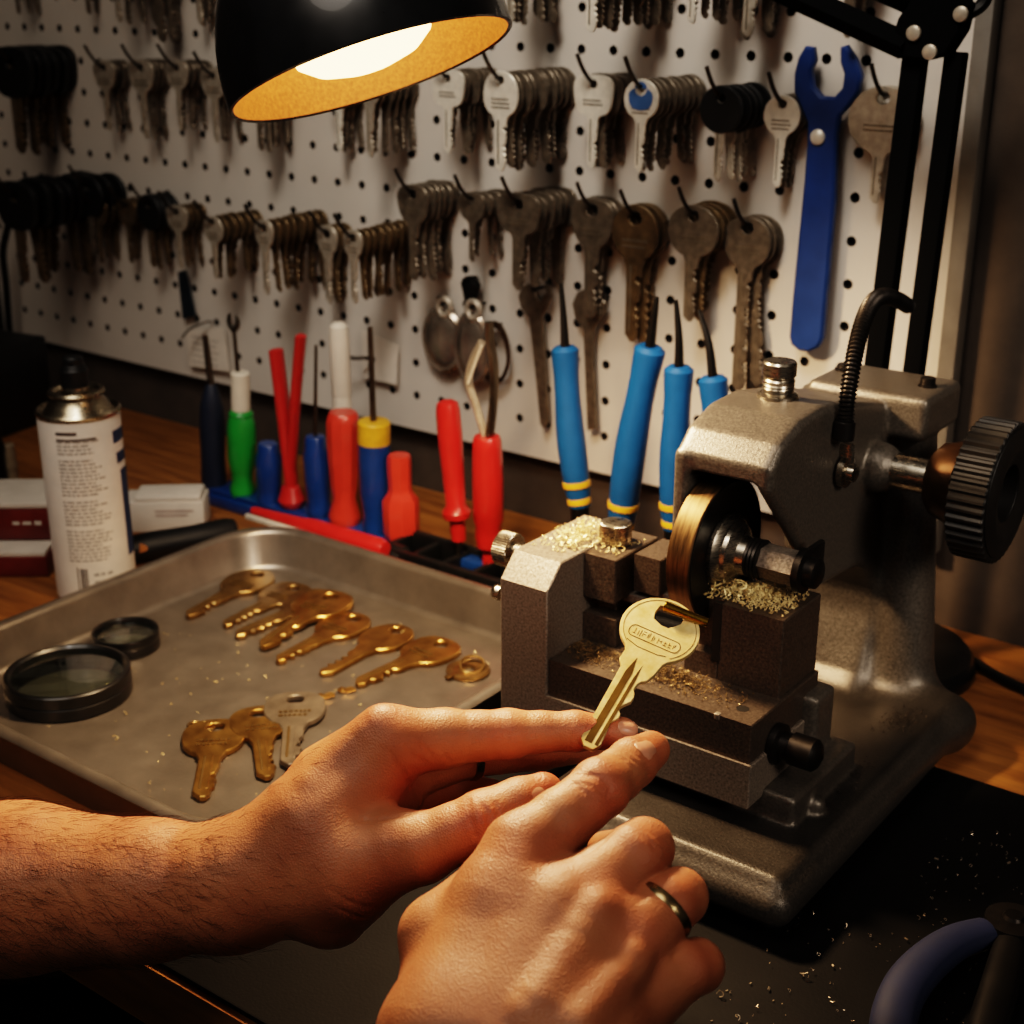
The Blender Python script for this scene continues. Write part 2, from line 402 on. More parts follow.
# row at the top edge of the photograph (only blades reach into it)
bunch(14, -34, 34, 3, 'round', 14, 'the dark keys cut by the top edge, above the flat black bunch', 'dull')
bunch(84, -44, 98, 2, 'round', 14, 'the short dark keys at the top edge above the fan keys', 'dull')
bunch(114, -48, 150, 4, 'round', 22, 'the light-bladed keys at the top edge before the dark long ones', 'nickel', mt_back='dull')
bunch(156, -50, 176, 4, 'oval', 42, 'the long dark keys at the top edge beside the lamp shade', 'dull')
bunch(196, -50, 214, 4, 'round', 24, 'the keys at the top edge partly behind the lamp shade', 'nickel', mt_back='dull')
bunch(512, -62, 562, 9, 'small', 22, 'the short keys at the top edge next to the lamp rim', 'nickel', mt_back='dull')
bunch(594, -64, 676, 11, 'oval', 32, 'the long keys at the top edge above the square white key', 'bright', mt_back='dull')
bunch(696, -64, 748, 8, 'round', 24, 'the keys at the top edge above the black round-headed key', 'bright', mt_back='dull')
bunch(754, -60, 786, 5, 'oval', 37, 'the keys at the top edge above the blue wrench', 'nickel', mt_back='dull')
bunch(855, -58, 876, 3, 'round', 38, 'the keys at the top edge behind the lamp arm', 'dull')
# second row
bunch(12, 62, 58, 6, 'wide', 152, 'the flat black-headed key at the far end of the second row', 'brown', black=True, mt_back='brown')
bunch(104, 68, 122, 4, 'heart', 130, 'the first pale fan-shaped key of the second row', 'nickel', mt_back='dull')
bunch(141, 68, 160, 4, 'heart', 138, 'the second pale fan-shaped key of the second row', 'nickel', mt_back='dull')
bunch(177, 68, 204, 5, 'heart', 130, 'the third pale fan-shaped key of the second row', 'nickel', mt_back='dull')
bunch(213, 76, 236, 4, 'heart', 142, 'the pale key hanging just behind the lamp shade edge', 'nickel', mt_back='dull')
bunch(258, 84, 292, 6, 'round', 150, 'the keys half hidden under the middle of the lamp shade', 'dull')
bunch(338, 82, 358, 5, 'round', 151, 'the bright blades just under the glowing lamp opening', 'bright', mt_back='dull')
bunch(369, 84, 410, 6, 'small', 157, 'the blades under the lamp opening beside the pale square key', 'nickel', mt_back='dull')
bunch(448, 78, 486, 6, 'square', 153, 'the pale square-bowed key beside the lamp rim', 'bright', mt_back='dull')
bunch(501, 80, 562, 10, 'oval', 171, 'the pale oval key with a stamped panel', 'bright', mt_back='dull')
bunch(594, 84, 620, 6, 'square', 168, 'the pale square-bowed key left of the blue-centred one', 'bright', mt_back='dull')
bunch(642, 88, 694, 9, 'round', 172, 'the key with a blue enamel centre', 'bright', mt_back='dull', inlay=True)
bunch(722, 98, 752, 5, 'round', 182, 'the black round-headed key with the bright blade', 'nickel', black=True)
bunch(783, 104, 796, 3, 'round', 188, 'the pale round key with stamped lines left of the blue wrench', 'bright', mt_back='dull')
bunch(884, 98, 893, 2, 'ringbow', 204, 'the large disc-headed key behind the lamp stand', 'nickel')
# third row
bunch(16, 196, 92, 7, 'wide', 280, 'the broad black-headed key at the far end of the third row', 'brown', black=True, mt_back='brown')
bunch(88, 186, 112, 3, 'big', 255, 'the raised black-headed key of the third row', 'dull', black=True)
bunch(97, 206, 118, 3, 'heart', 262, 'the thin dark key between the black-headed bunches', 'brown')
bunch(127, 206, 141, 3, 'heart', 262, 'the thin bronze key in front of the second black bunch', 'brown')
bunch(149, 204, 170, 4, 'round', 266, 'the black round-headed key in the middle of the third row', 'brown', black=True)
bunch(177, 212, 198, 4, 'heart', 268, 'the slim key above the hanging grey blade', 'nickel', mt_back='brown')
bunch(213, 222, 258, 7, 'round', 278, 'the round nickel key above the small open spanner', 'nickel', mt_back='brown')
bunch(264, 228, 322, 8, 'small', 294, 'the oval nickel key above the red-handled pliers', 'nickel', mt_back='brown')
bunch(327, 234, 346, 4, 'small', 303, 'the shiny key close before the small round-holed one', 'nickel', mt_back='brown')
bunch(353, 238, 412, 9, 'small', 303, 'the small round-holed key ending the row of low bunches', 'nickel', mt_back='brown')
bunch(413, 194, 446, 6, 'shield', 280, 'the grey shield-headed key with a bright neck', 'dull')
bunch(472, 200, 500, 4, 'heart', 262, 'the short grey key between the shield and the wide bows', 'dull')
bunch(519, 204, 558, 6, 'wide', 290, 'the wide grey trapezoid-bowed key', 'dull')
bunch(593, 210, 607, 3, 'shield', 318, 'the long grey key whose tip covers a spanner head', 'dull')
bunch(636, 218, 650, 3, 'roundl', 342, 'the round bronze key with a ball-ended blade', 'brown')
bunch(694, 216, 716, 4, 'big', 322, 'the scratched round key above the blue handles', 'dull', mt_back='brown')
bunch(748, 228, 760, 3, 'long', 392, 'the longest key, left of the blue wrench handle', 'dull')
# ================================================================ key cutting machine
M_cast = mat('hammered_grey_casting', '#6b645c', .42, .6, vary=.12, col2='#4b4640', vs=700, bump=.3, bs=800, rvar=.1)
M_vise = mat('blued_steel', '#5f5348', .42, .6, vary=.25, col2='#3d332b', vs=700, bump=.25, bs=900)
M_viselight = mat('worn_steel', '#92867a', .42, .5, vary=.3, vs=800, bump=.2, bs=900)
M_dark = mat('dark_steel', '#2a2623', .4, .8, vary=.2, vs=100)
M_steel = mat('bright_steel', '#aaa193', .28, 1, vary=.15, vs=200, stretch=(1, 1, 6))
M_copper = mat('tinted_collar', '#4a3420', .35, .8, vary=.2)
M_rubber = mat('knob_rubber', '#15120f', .48, vary=.2)
M_wheelrim = mat('wheel_rim', '#75593a', .42, .9, col2='#4b3a26', vs=60, stretch=(12, 1, 1))
def paint_base_shade(m):      # shade painted into the colour of the casting's low, flat parts
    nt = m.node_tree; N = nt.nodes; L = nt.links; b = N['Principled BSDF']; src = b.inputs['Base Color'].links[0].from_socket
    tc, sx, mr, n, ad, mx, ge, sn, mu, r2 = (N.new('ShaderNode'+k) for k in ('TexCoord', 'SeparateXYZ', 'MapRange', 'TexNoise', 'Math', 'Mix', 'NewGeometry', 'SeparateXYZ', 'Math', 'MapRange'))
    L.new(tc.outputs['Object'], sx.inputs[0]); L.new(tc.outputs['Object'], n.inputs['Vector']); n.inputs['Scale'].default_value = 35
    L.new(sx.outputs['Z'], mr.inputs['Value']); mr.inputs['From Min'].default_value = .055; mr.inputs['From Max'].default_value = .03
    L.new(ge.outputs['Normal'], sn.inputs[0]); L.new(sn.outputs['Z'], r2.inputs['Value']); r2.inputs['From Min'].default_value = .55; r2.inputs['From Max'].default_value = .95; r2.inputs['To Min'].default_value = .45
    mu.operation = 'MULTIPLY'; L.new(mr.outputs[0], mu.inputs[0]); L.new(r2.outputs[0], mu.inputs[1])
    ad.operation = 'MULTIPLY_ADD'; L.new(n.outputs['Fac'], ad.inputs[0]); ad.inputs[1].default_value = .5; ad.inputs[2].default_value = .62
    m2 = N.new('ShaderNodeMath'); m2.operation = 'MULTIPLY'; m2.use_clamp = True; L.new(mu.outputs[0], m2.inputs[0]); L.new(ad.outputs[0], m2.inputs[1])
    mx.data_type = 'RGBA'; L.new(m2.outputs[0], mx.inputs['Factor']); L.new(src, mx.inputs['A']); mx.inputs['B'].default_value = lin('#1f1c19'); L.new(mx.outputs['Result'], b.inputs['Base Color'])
paint_base_shade(M_cast)
base = (-29.6, 62, .35)
mac = thing('key_cutting_machine', 'grey hammered-metal key cutting machine with cutter wheel and black knurled knob', 'key cutting machine', base)
F = Field((-38, 48.5, .4), (-21.5, 77, 24.4), .17)
F.add(F.box((-37.2, 50.4, 1.0), (-22.7, 74, 3.1), 1.0))
F.add(F.box((-36.6, 51.2, 2.6), (-23.4, 73, 3.5), .35), .5)
prof = [(57.6, 20.2), (58.6, 21.2), (60.6, 21.9), (63, 22.0), (66.5, 21.4), (70.4, 20.4), (73.2, 20.2), (74.2, 19.5), (74.2, 2.2), (68.5, 2.2), (71.0, 4.0), (72.0, 6.5), (71.6, 9.2), (70.2, 11.0), (68.8, 11.6), (64.3, 12.0), (60.2, 16.4), (57.7, 19.0)]
head = F.prism_x(prof, -33.5, -28.3, .45)
left = F.box((-33.5, 57.5, 13.6), (-32.7, 66, 20.2), .25)
F.add(head, .9); F.add(left, .25)
F.add(F.prism_x([(71.2, 20.4), (74.4, 20.2), (74.4, 2.2), (68.5, 2.2), (70.6, 4.4), (71.8, 8), (71.8, 12)], -33.6, -28.3, .5), .35)
F.add(F.cone((-27.7, 73.2, 19.5), (-26.7, 73.0, 2.5), 1.15, 1.75), .9)
F.add(F.cone((-29, 73, 2.2), (-23.9, 72.4, 1.8), 2.2, 1.0), 2.2)
F.cut(F.box((-34.2, 60.2, 10), (-29.6, 70.2, 16.8), .5), .2)  # opening added on the unseen side to let lamp light reach the column
F.cut(F.box((-32.75, 55, 9), (-29.0, 67.5, 19.3), .35), .15)
F.add(F.box((-33.0, 70.6, 18.5), (-26.1, 75.6, 20.9), .4), .3)                       # rear block
F.add(F.cone((-28.6, 69.2, 17.3), (-27.9, 69.2, 17.3), 1.35, 1.35), .35)              # shaft boss
F.add(F.box((-37, 55.4, 2.5), (-24.9, 62.5, 5.0), .25), .45)                        # vise pedestal
F.add(F.box((-37, 59.6, 4), (-26.0, 61.8, 8.2), .3), .3)
F.add(F.cone((-24.9, 57.4, 3.2), (-24.7, 57.4, 3.9), .7, .5), .3)
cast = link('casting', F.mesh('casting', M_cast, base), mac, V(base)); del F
for cx_, cy__ in ((-25, 53), (-34.8, 53), (-25, 71.5), (-34.8, 71.5)):
    bm = B(); lathe(bm, [(0, .36), (1.5, .36), (1.6, .6), (1.5, 1.15), (0, 1.15)], (cx_, cy__, 0)); put('rubber_foot', bm, M_rubber, mac)
bm = B()   # clamping post on the head
p = (-31.0, 63.2, 21.75)
lathe(bm, [(0, 0), (1.0, 0), (1.05, .15), (1.0, .38), (.78, .5), (.76, .62), (.8, .7), (.76, .78), (.8, .86), (.76, .94), (.8, 1.0), (.8, 1.1), (.72, 1.2), (.84, 1.35), (.84, 1.95), (.76, 2.05), (0, 2.05)], p, n=36)
put('clamp_post', bm, M_steel, mac)
bm = B(); lathe(bm, [(0, 0), (.5, 0), (.5, .12), (.4, .15), (.4, .5), (.33, .55), (0, .5)], (-27.2, 73.2, 20.85), n=6 if 0 else 20); put('bolt', bm, M_dark, mac)
bm = B(); lathe(bm, [(0, 0), (.5, 0), (.5, .14), (.38, .2), (.34, .4), (0, .4)], (-32.2, 73.6, 20.85), n=20); put('bolt', bm, M_dark, mac)
# handwheel shaft, collar and knurled knob
bm = B(); cyl(bm, (-28.2, 69.2, 17.3), (-24.0, 69.2, 17.3), .92, n=32); put('shaft', bm, M_steel, mac)
bm = B(); lathe(bm, [(0, 0), (1.5, 0), (1.9, .35), (2.05, .9), (2.2, 1.3), (2.3, 1.6), (0, 1.6)], (-24.9, 69.2, 17.3), (1, 0, 0), 40); put('collar', bm, M_copper, mac)
bm = B(); n = 44; pr = []
for i in range(n*4):
    a = 2*PI*i/(n*4); r = 3.45+(.16 if i % 4 in (0, 1) else 0); pr.append((r*math.cos(a), r*math.sin(a)))
plate(bm, pr, [[(1.5*math.cos(2*PI*i/30), 1.5*math.sin(2*PI*i/30)) for i in range(30)]], 1.9, frame((-21.95, 69.2, 17.3), (0, 1, 0), (0, 0, 1)), .07)
lathe(bm, [(0, -.2), (1.55, -.2), (1.55, .35), (.8, .6), (0, .6)], (-22.15, 69.2, 17.3), (1, 0, 0), 30)
lathe(bm, [(3.3, 0), (3.3, .12), (2.6, .34), (2.1, .22), (1.5, .05)], (-21.05, 69.2, 17.3), (1, 0, 0), 40)
knob = put('hand_knob', bm, M_rubber, mac); knob['label'] = 'black knurled hand knob'
# spring hose with its lug
c = onX(843, 466, -28.1)
bm = B()
tube(bm, spline([c+V((.05, 0, -.75)), c+V((.15, 0, 0)), c+V((.1, 0, 1.2))], 3), .42, 12, flat=.5, up=(0, 1, 0))
lathe(bm, [(0, -.1), (.82, -.1), (.82, .22), (.5, .3), (.45, .6), (0, .65)], c+V((.1, 0, -.25)), (1, 0, 0), 6 if 0 else 24)
put('hose_lug', bm, M_steel, mac)
hp = [onX(843, 440, -27.8), onX(845, 425, -27.8), onX(848, 395, -27.9), onX(854, 358, -28.2), onX(862, 325, -28.6), onX(872, 303, -29.0), onX(884, 296, -29.4), onX(898, 300, -29.8), onX(908, 306, -30.2)]
sp_ = spline(hp[1:], 26); bm = B()
tube(bm, sp_, [.36+(.09 if i % 3 == 0 else 0) for i in range(len(sp_))], 12)
hose = put('spring_hose', bm, M_dark, mac)
bm = B(); cyl(bm, hp[0], hp[1]+V((0, 0, .2)), .52, n=20, bev=.05); put('hose_collar', bm, M_dark, hose)
# cutter wheel
WX, WYc, WZ, WR = -32.65, 59.4, 14.9, 3.62
bm = B(); lathe(bm, [(0, 0), (WR-.25, 0), (WR-.18, .04), (WR, .06), (WR, 1.25), (WR-.12, 1.32), (WR-.28, 1.26), (1.8, 1.2), (0, 1.2)], (WX, WYc, WZ), (1, 0, 0), 72)
whl = put('cutter_wheel', bm, [M_dark], mac)
bm = B(); lathe(bm, [(WR-.02, .0), (WR+.05, .05), (WR+.05, 1.25), (WR-.02, 1.3)], (WX, WYc, WZ), (1, 0, 0), 72); put('wheel_rim', bm, M_wheelrim, whl)
bm = B(); lathe(bm, [(0, 0), (1.95, 0), (1.95, .2), (1.7, .45), (1.55, .5), (1.5, .7), (1.0, 1.0), (.95, 1.5), (0, 1.5)], (WX+1.25, WYc, WZ), (1, 0, 0), 48); put('hub', bm, M_steel, whl)
bm = B(); lathe(bm, [(.92, 0), (1.0, .1), (.92, .2), (1.0, .3), (.92, .4), (1.0, .5), (.92, .6), (1.0, .7), (.8, .8)], (WX+2.6, WYc, WZ), (1, 0, 0), 32); put('thread', bm, M_dark, whl)
bm = B(); lathe(bm, [(0, 0), (.82, 0), (.88, .08), (.88, 2.0), (.78, 2.1), (0, 2.1)], (WX+3.3, WYc, WZ), (1, 0, 0), 6); put('hex_nut', bm, M_viselight, whl)
bm = B(); lathe(bm, [(0, 0), (1.1, 0), (1.1, .35), (.75, .4), (.75, .9), (.6, 1.0), (0, 1.0)], (WX+5.3, WYc, WZ), (1, 0, 0), 24)
box(bm, (WX+5.5, WYc+.9, WZ+.2), (.35, 2.0, 1.7), .25); put('end_nut', bm, M_dark, whl)
bm = B(); cyl(bm, (-33.3, WYc, WZ), (WX, WYc, WZ), .8); cyl(bm, (-33.3, WYc, WZ), (-32.9, WYc, WZ), 1.3); put('arbor', bm, M_dark, mac)
# vise carriage
def bevprism(bm, poly, x0, x1, bev=.06):
    """(y,z) polygon extruded along x"""
    plate(bm, poly, [], abs(x1-x0), frame(((x0+x1)/2, 0, 0), (0, 1, 0), (0, 0, 1)), bev)
bm = B()
bevprism(bm, [(54, 4.6), (61.5, 4.6), (61.5, 6.9), (54, 6.9)], -41.3, -26.6)
carr = put('vise_carriage', bm, M_viselight, mac)
bm = B(); bevprism(bm, [(54.15, 6.9), (61.2, 6.9), (61.2, 8.95), (54.15, 8.95)], -38.35, -26.75); 
put('clamp_bar', bm, M_vise, carr)
bm = B(); lathe(bm, [(0, 0), (.32, 0), (.32, .02), (0, .02)], (-27.9, 55.4, 8.94), n=20); put('hole', bm, M_rubber, carr)
bm = B(); box(bm, (-28.6, 54.25, 8.85), (.3, .3, .3), .05); put('index_mark', bm, M_viselight, carr)
bm = B()
bevprism(bm, [(54, 6.9), (61.5, 6.9), (61.5, 13.9), (55.2, 13.9), (54, 12.7)], -41.3, -38.35)
jl = put('vise_jaw', bm, M_viselight, mac); jl['label'] = 'tall vise jaw with a chamfered top and two knurled screws'
bm = B()
bevprism(bm, [(57.2, 11.4), (61.3, 11.4), (61.3, 13.8), (57.2, 13.8)], -38.35, -36.4)
bevprism(bm, [(58.6, 11.8), (61.3, 11.8), (61.3, 13.8), (58.6, 13.8)], -36.2, -34.6)
bevprism(bm, [(57.2, 9), (61.2, 9), (61.2, 10.5), (57.2, 10.5)], -38.35, -36.3)
bevprism(bm, [(58.3, 9), (61.2, 9), (61.2, 11.3), (58.3, 11.3)], -38.35, -37.0)
put('stepped_jaw_block', bm, M_vise, jl)
bm = B()
box2(bm, (-37.0, 58.6, 11.0), (-32.0, 60.4, 11.5), .06); box2(bm, (-35.8, 59.0, 11.5), (-33.2, 60.1, 11.85), .06)
put('guide_strip', bm, M_viselight, jl)
def knurl(bm, o, ax, r, h):
    n = 40; pts = [((r+(.05 if i % 2 else 0))*math.cos(2*PI*i/(2*n)), (r+(.05 if i % 2 else 0))*math.sin(2*PI*i/(2*n))) for i in range(2*n)]
    x, y, z = basis(ax); plate(bm, pts, [], h, frame(V(o)+z*h/2, x, y), .05)
bm = B(); k = onY(507, 549, 57.6); knurl(bm, (k.x-.4, k.y, k.z), (1, 0, 0), .92, .95); cyl(bm, k, (-41.2, k.y, k.z), .5); put('thumb_screw', bm, M_steel, jl)
bm = B(); lathe(bm, [(0, 0), (.35, .05), (.45, .3), (.4, .5), (0, .5)], onY(494, 591, 56), (1, 0, 0), 20); put('thumb_screw', bm, M_steel, jl)
bm = B(); k = onY(615, 551, 59.3); knurl(bm, (k.x, k.y, 13.8), (0, 0, 1), .8, 1.15); lathe(bm, [(0, 1.15), (.75, 1.15), (.6, 1.2), (0, 1.22)], (k.x, k.y, 13.8), n=24); put('thumb_screw', bm, M_steel, jl)
bm = B()
bevprism(bm, [(57.3, 8.9), (61.3, 8.9), (61.3, 13.05), (57.3, 13.05)], -30.4, -27.0)
bevprism(bm, [(58.0, 8.9), (61.3, 8.9), (61.3, 12.9), (58.0, 12.9)], -31.9, -30.4)
bevprism(bm, [(57.3, 8.9), (58.6, 8.9), (58.6, 10.2), (57.3, 10.2)], -32.3, -30.4)
jr = put('vise_jaw', bm, M_vise, mac); jr['label'] = 'square vise jaw piled with brass shavings'
bm = B(); lathe(bm, [(0, 0), (.28, 0), (0, .02)], (-28.3, 58.4, 13.05), n=16); box2(bm, (-30.75, 57.25, 9.9), (-30.3, 57.5, 13.08)); put('slot', bm, M_rubber, jr)
bm = B(); p = V((-26.7, 56.6, 7.0)); lathe(bm, [(0, 0), (1.0, 0), (1.0, .35), (.7, .45), (.7, .9), (.8, .95), (.8, 2.1), (.6, 2.3), (.4, 2.35), (0, 2.55)], p, (1, 0, 0), 24); put('traverse_bolt', bm, M_dark, carr)
# ---------------------------------------------------------------- the key being cut and the guide pin
tip, top = Cd(590, 750, 58.3), Cd(676, 603, 63.2)
ax = (top-tip).normalized(); L = (top-tip).length; view = ray(635, 670).normalized()
nrm = (-view + V((0, 0, .28)) + V((-.12, 0, 0))); nrm = (nrm-ax*nrm.dot(ax)).normalized(); ux = ax.cross(nrm)
Mk = frame(tip, ux, ax); R0 = 1.72
e = superell(R0, R0*.99, 2.0, 0, L-R0, -PI/2, 1.5*PI, 72)
nb = .86; pts = [p for p in e if not (abs(p[0]) < nb and p[1] < L-R0)]
yb = L-2*R0
cuts = [(nb, yb+.08), (.76, yb-.55), (.62, yb-.95), (.52, yb-1.05), (.42, yb-1.1), (.34, yb-1.3), (.32, yb-1.6), (.44, yb-1.75), (.50, yb-1.95), (.48, yb-2.2), (.3, yb-2.45), (.22, yb-2.6), (.22, yb-2.8), (.36, yb-2.95), (.38, yb-3.15), (.2, yb-3.5), (.2, yb-3.65), (.3, .35), (.12, .02)]
left_ = [(-nb, yb+.08), (-nb-.02, yb-.45), (-.66, yb-.75), (-.56, .3), (-.28, 0)]
hole = [(-.5, L-.55), (-.56, L-.95), (-.46, L-1.3), (-.05, L-1.48), (.3, L-1.48), (.66, L-1.05), (.7, L-.7), (.42, L-.42), (0, L-.38)]
bm = B(); plate(bm, pts+left_+cuts[::-1], [hole], .24, Mk, .035)
hk = one('key', bm, M_gold, tip, 'shiny brass key held by the fingertips and clamped under the cutter wheel', 'key', ang=30)
def onkey(bm2, c, s, ang=0): box(bm2, (c[0], c[1], .12), s, .015, 1, Matrix.Rotation(ang, 3, 'Z'))
bm = B()   # two milled grooves, drawn as tapered inlays
for (x0, w, y1) in ((-.22, .30, yb-.1), (.14, .14, yb-.35)):
    plate(bm, [(x0-w/2, .25), (x0+w/2, .25), (x0+w/2, y1-.8), (x0, y1), (x0-w/2, y1-.8)], [], .02, Matrix.Translation((0, 0, .125)))
bm.transform(Mk); put('blade_groove', bm, mat('groove', '#6e5425', .4, .9), hk)
bm = B(); cy1 = L-2.28
# rounded stamp panel outline, shoulder line and rim line
def outline(bm, pts, r=.018, closed=True):
    P = [V((x, y, .125)) for x, y in pts] + ([V((pts[0][0], pts[0][1], .125))] if closed else []); tube(bm, P, r, 6)
st = [(1.08*sgx+(.22*math.cos(a)), cy1+.0+(.30*math.sin(a))) for sgx, a0 in ((.88, -PI/2), (-.88, PI/2)) for a in [a0+PI*i/8 for i in range(9)]]
outline(bm, st); outline(bm, superell(R0-.16, R0-.16, 2, 0, L-R0, -.28*PI, 1.28*PI, 50), .014, False); outline(bm, [(-1.05, yb+.62), (-.5, yb+.45), (.45, yb+.45), (.8, yb+.55)], .016, False)
r2 = random.Random(11); x = -.98
while x < .95:        # worn raised lettering, not readable in the photograph
    w = r2.uniform(.13, .19)
    for q in range(3):
        k = r2.choice(((0, 1), (1, 0), (1, 1)))
        onkey(bm, (x+w*r2.choice((.1, .5, .9)), cy1+r2.uniform(-.06, .06)), (.03, r2.uniform(.16, .3), .04)) if k[0] else onkey(bm, (x+w*.5, cy1+r2.choice((-.13, 0, .13))), (w*.9, .03, .04))
    x += w+.07
bm.transform(Mk); put('stamped_panel', bm, mat('stamp', '#8a6a34', .45, .9), hk)
bm = B(); a, b = Cd(664, 606, 62.55), Cd(708, 623, 62.3); cyl(bm, a, b, .23, .2, n=20, bev=.04)
one('guide_pin', bm, M_goldpin, a, 'thin round brass pin lying across the bow hole of the key', 'pin')
# ---------------------------------------------------------------- brass shavings (heaps nobody could count)
M_shav = mat('shavings', '#ead7a4', .4, .4, vary=.3, col2='#b3965c', vs=300)
M_shavd = mat('dark_filings', '#8a6f45', .45, .6, vary=.5, vs=300)
def chips(bm, cx, cy_, z, sx, sy, n, size, curl=True, seed=0, hgt=.25):
    r = random.Random(seed)
    for i in range(n):
        x, y = cx+r.gauss(0, 1)*sx*.5, cy_+r.gauss(0, 1)*sy*.5
        x = min(cx+sx, max(cx-sx, x)); y = min(cy_+sy, max(cy_-sy, y))
        g = math.exp(-((x-cx)/sx)**2*1.5-((y-cy_)/sy)**2*1.5); zz = z+.03+r.random()*hgt*g
        s = size*r.uniform(.5, 1.4); a = r.uniform(0, 6.28)
        if curl and r.random() < .6:
            k = r.uniform(.5, 1.3); t = r.uniform(3, 5.5); rr = s*.35; q = V((math.cos(a), math.sin(a), r.uniform(0, .6)))
            P = [V((x, y, zz))+V((math.cos(a+j*t/6)*rr, math.sin(a+j*t/6)*rr, (j/6*s*.5 if r.random() < .9 else 0)))+q*(j/6*s*.5) for j in range(7)]
            tube(bm, P, max(.012, s*.06), 4)
        else:
            box(bm, (x, y, zz), (s*.5, s*.22, s*.1), 0, 1, Matrix.Rotation(a, 3, 'Z') @ Matrix.Rotation(r.uniform(-.7, .7), 3, 'X'))
bm = B(); chips(bm, -28.9, 59.2, 13.05, 1.6, 1.5, 800, .24, seed=1, hgt=.7); chips(bm, -30.6, 58.4, 13.05, 1.6, 1.0, 90, .42, seed=21, hgt=.9); chips(bm, -31.3, 58.9, 12.9, 1.0, .9, 240, .26, seed=2, hgt=.8)
one('brass_shavings', bm, M_shav, (-29, 59.2, 13.05), 'heap of curled brass shavings on top of the square vise jaw', 'shavings')['kind'] = 'stuff'
bm = B(); chips(bm, -39.6, 58.4, 13.9, 1.3, 2.1, 420, .26, seed=3, hgt=.5); chips(bm, -39.2, 58.6, 13.95, 1.2, 1.8, 60, .45, seed=23, hgt=.9); chips(bm, -37.6, 59.2, 13.8, .9, 1.4, 90, .3, seed=4, hgt=.3)
one('brass_shavings', bm, M_shav, (-39.4, 58.4, 13.9), 'curly brass shavings on top of the tall chamfered vise jaw', 'shavings')['kind'] = 'stuff'
bm = B(); chips(bm, -34.5, 56.0, 8.95, 3.6, 1.1, 700, .16, seed=5, hgt=.3); chips(bm, -31.0, 55.9, 8.95, 2.8, 1.1, 420, .17, seed=6, hgt=.3); chips(bm, -32.6, 56.2, 8.95, 2.2, .9, 320, .2, seed=26, hgt=.7); chips(bm, -37.2, 55.9, 8.95, 1.0, 1.0, 260, .18, seed=27, hgt=.4)
one('metal_filings', bm, M_shavd, (-34, 56, 8.95), 'dark brass filings strewn along the ledge behind the held key', 'filings')['kind'] = 'stuff'
bm = B()
for i in range(380):
    x, y = rnd.uniform(-23.5, -10), rnd.uniform(40, 66)
    if x < -20.5 and y > 49: y -= 12
    chips(bm, x, y, .32, .01, .01, 1, rnd.choice((.1, .14, .2, .3)), seed=100+i)
one('metal_filings', bm, mat('silver_specks', '#b9aa96', .35, .8), (-18, 55, .32), 'bright specks of filings scattered over the black mat beside the machine', 'filings')['kind'] = 'stuff'
bm = B(); chips(bm, -24.9, 68.2, 3.55, .9, 1.8, 170, .2, seed=8, hgt=.1); chips(bm, -24.6, 62, 3.5, .6, 2.4, 60, .18, seed=9, hgt=.05)
one('metal_filings', bm, mat('oily_filings', '#2b2218', .5, .5), (-24.9, 68, 3.55), 'dark oily filings lying on the machine base behind the vise', 'filings')['kind'] = 'stuff'
# ================================================================ baking tray and what lies in it
M_tray = mat('worn_aluminium', '#857d74', .34, .75, vary=.12, vs=40, bump=.12, bs=500, detail=8)
TX0, TX1, TY0, TY1 = -76.0, -45.2, 38.6, 70.2
def rrect(x0, x1, y0, y1, r, k=8):
    o = []
    for cx_, cy__, a0 in ((x1-r, y1-r, 0), (x0+r, y1-r, PI/2), (x0+r, y0+r, PI), (x1-r, y0+r, 1.5*PI)):
        o += [(cx_+r*math.cos(a0+PI/2*i/k), cy__+r*math.sin(a0+PI/2*i/k)) for i in range(k+1)]
    return o
bm = B(); rings = []
for inset, z, r in ((1.1, .05, 3.6), (.55, 2.7, 4.2), (.1, 2.75, 4.6), (-.05, 2.95, 4.8), (.1, 3.15, 4.6), (.45, 3.2, 4.3), (.75, 3.05, 4.1), (.85, 2.8, 4.0), (1.35, .75, 3.6), (1.55, .42, 3.4), (2.0, .3, 3.0)):
    rings.append([bm.verts.new((x, y, z)) for x, y in rrect(TX0+inset, TX1-inset, TY0+inset, TY1-inset, r)])
for a, b in zip(rings, rings[1:]):
    for i in range(len(a)): bm.faces.new((a[i], a[(i+1) % len(a)], b[(i+1) % len(a)], b[i]))
bm.faces.new(rings[0][::-1]); bm.faces.new(rings[-1])
tray = one('baking_tray', bm, M_tray, (-60, 54, .05), 'shallow grey metal tray with rounded corners holding brass keys and magnifiers', 'tray', ang=60)
TZ = .34
BOW['tk_round'] = (1.12, 1.36, 2.1, 0, .34, 5.0, .74, 'old'); BOW['tk_oval'] = (1.2, 1.32, 2.4, .06, .36, 5.0, .8, 'old')
KTM = {}
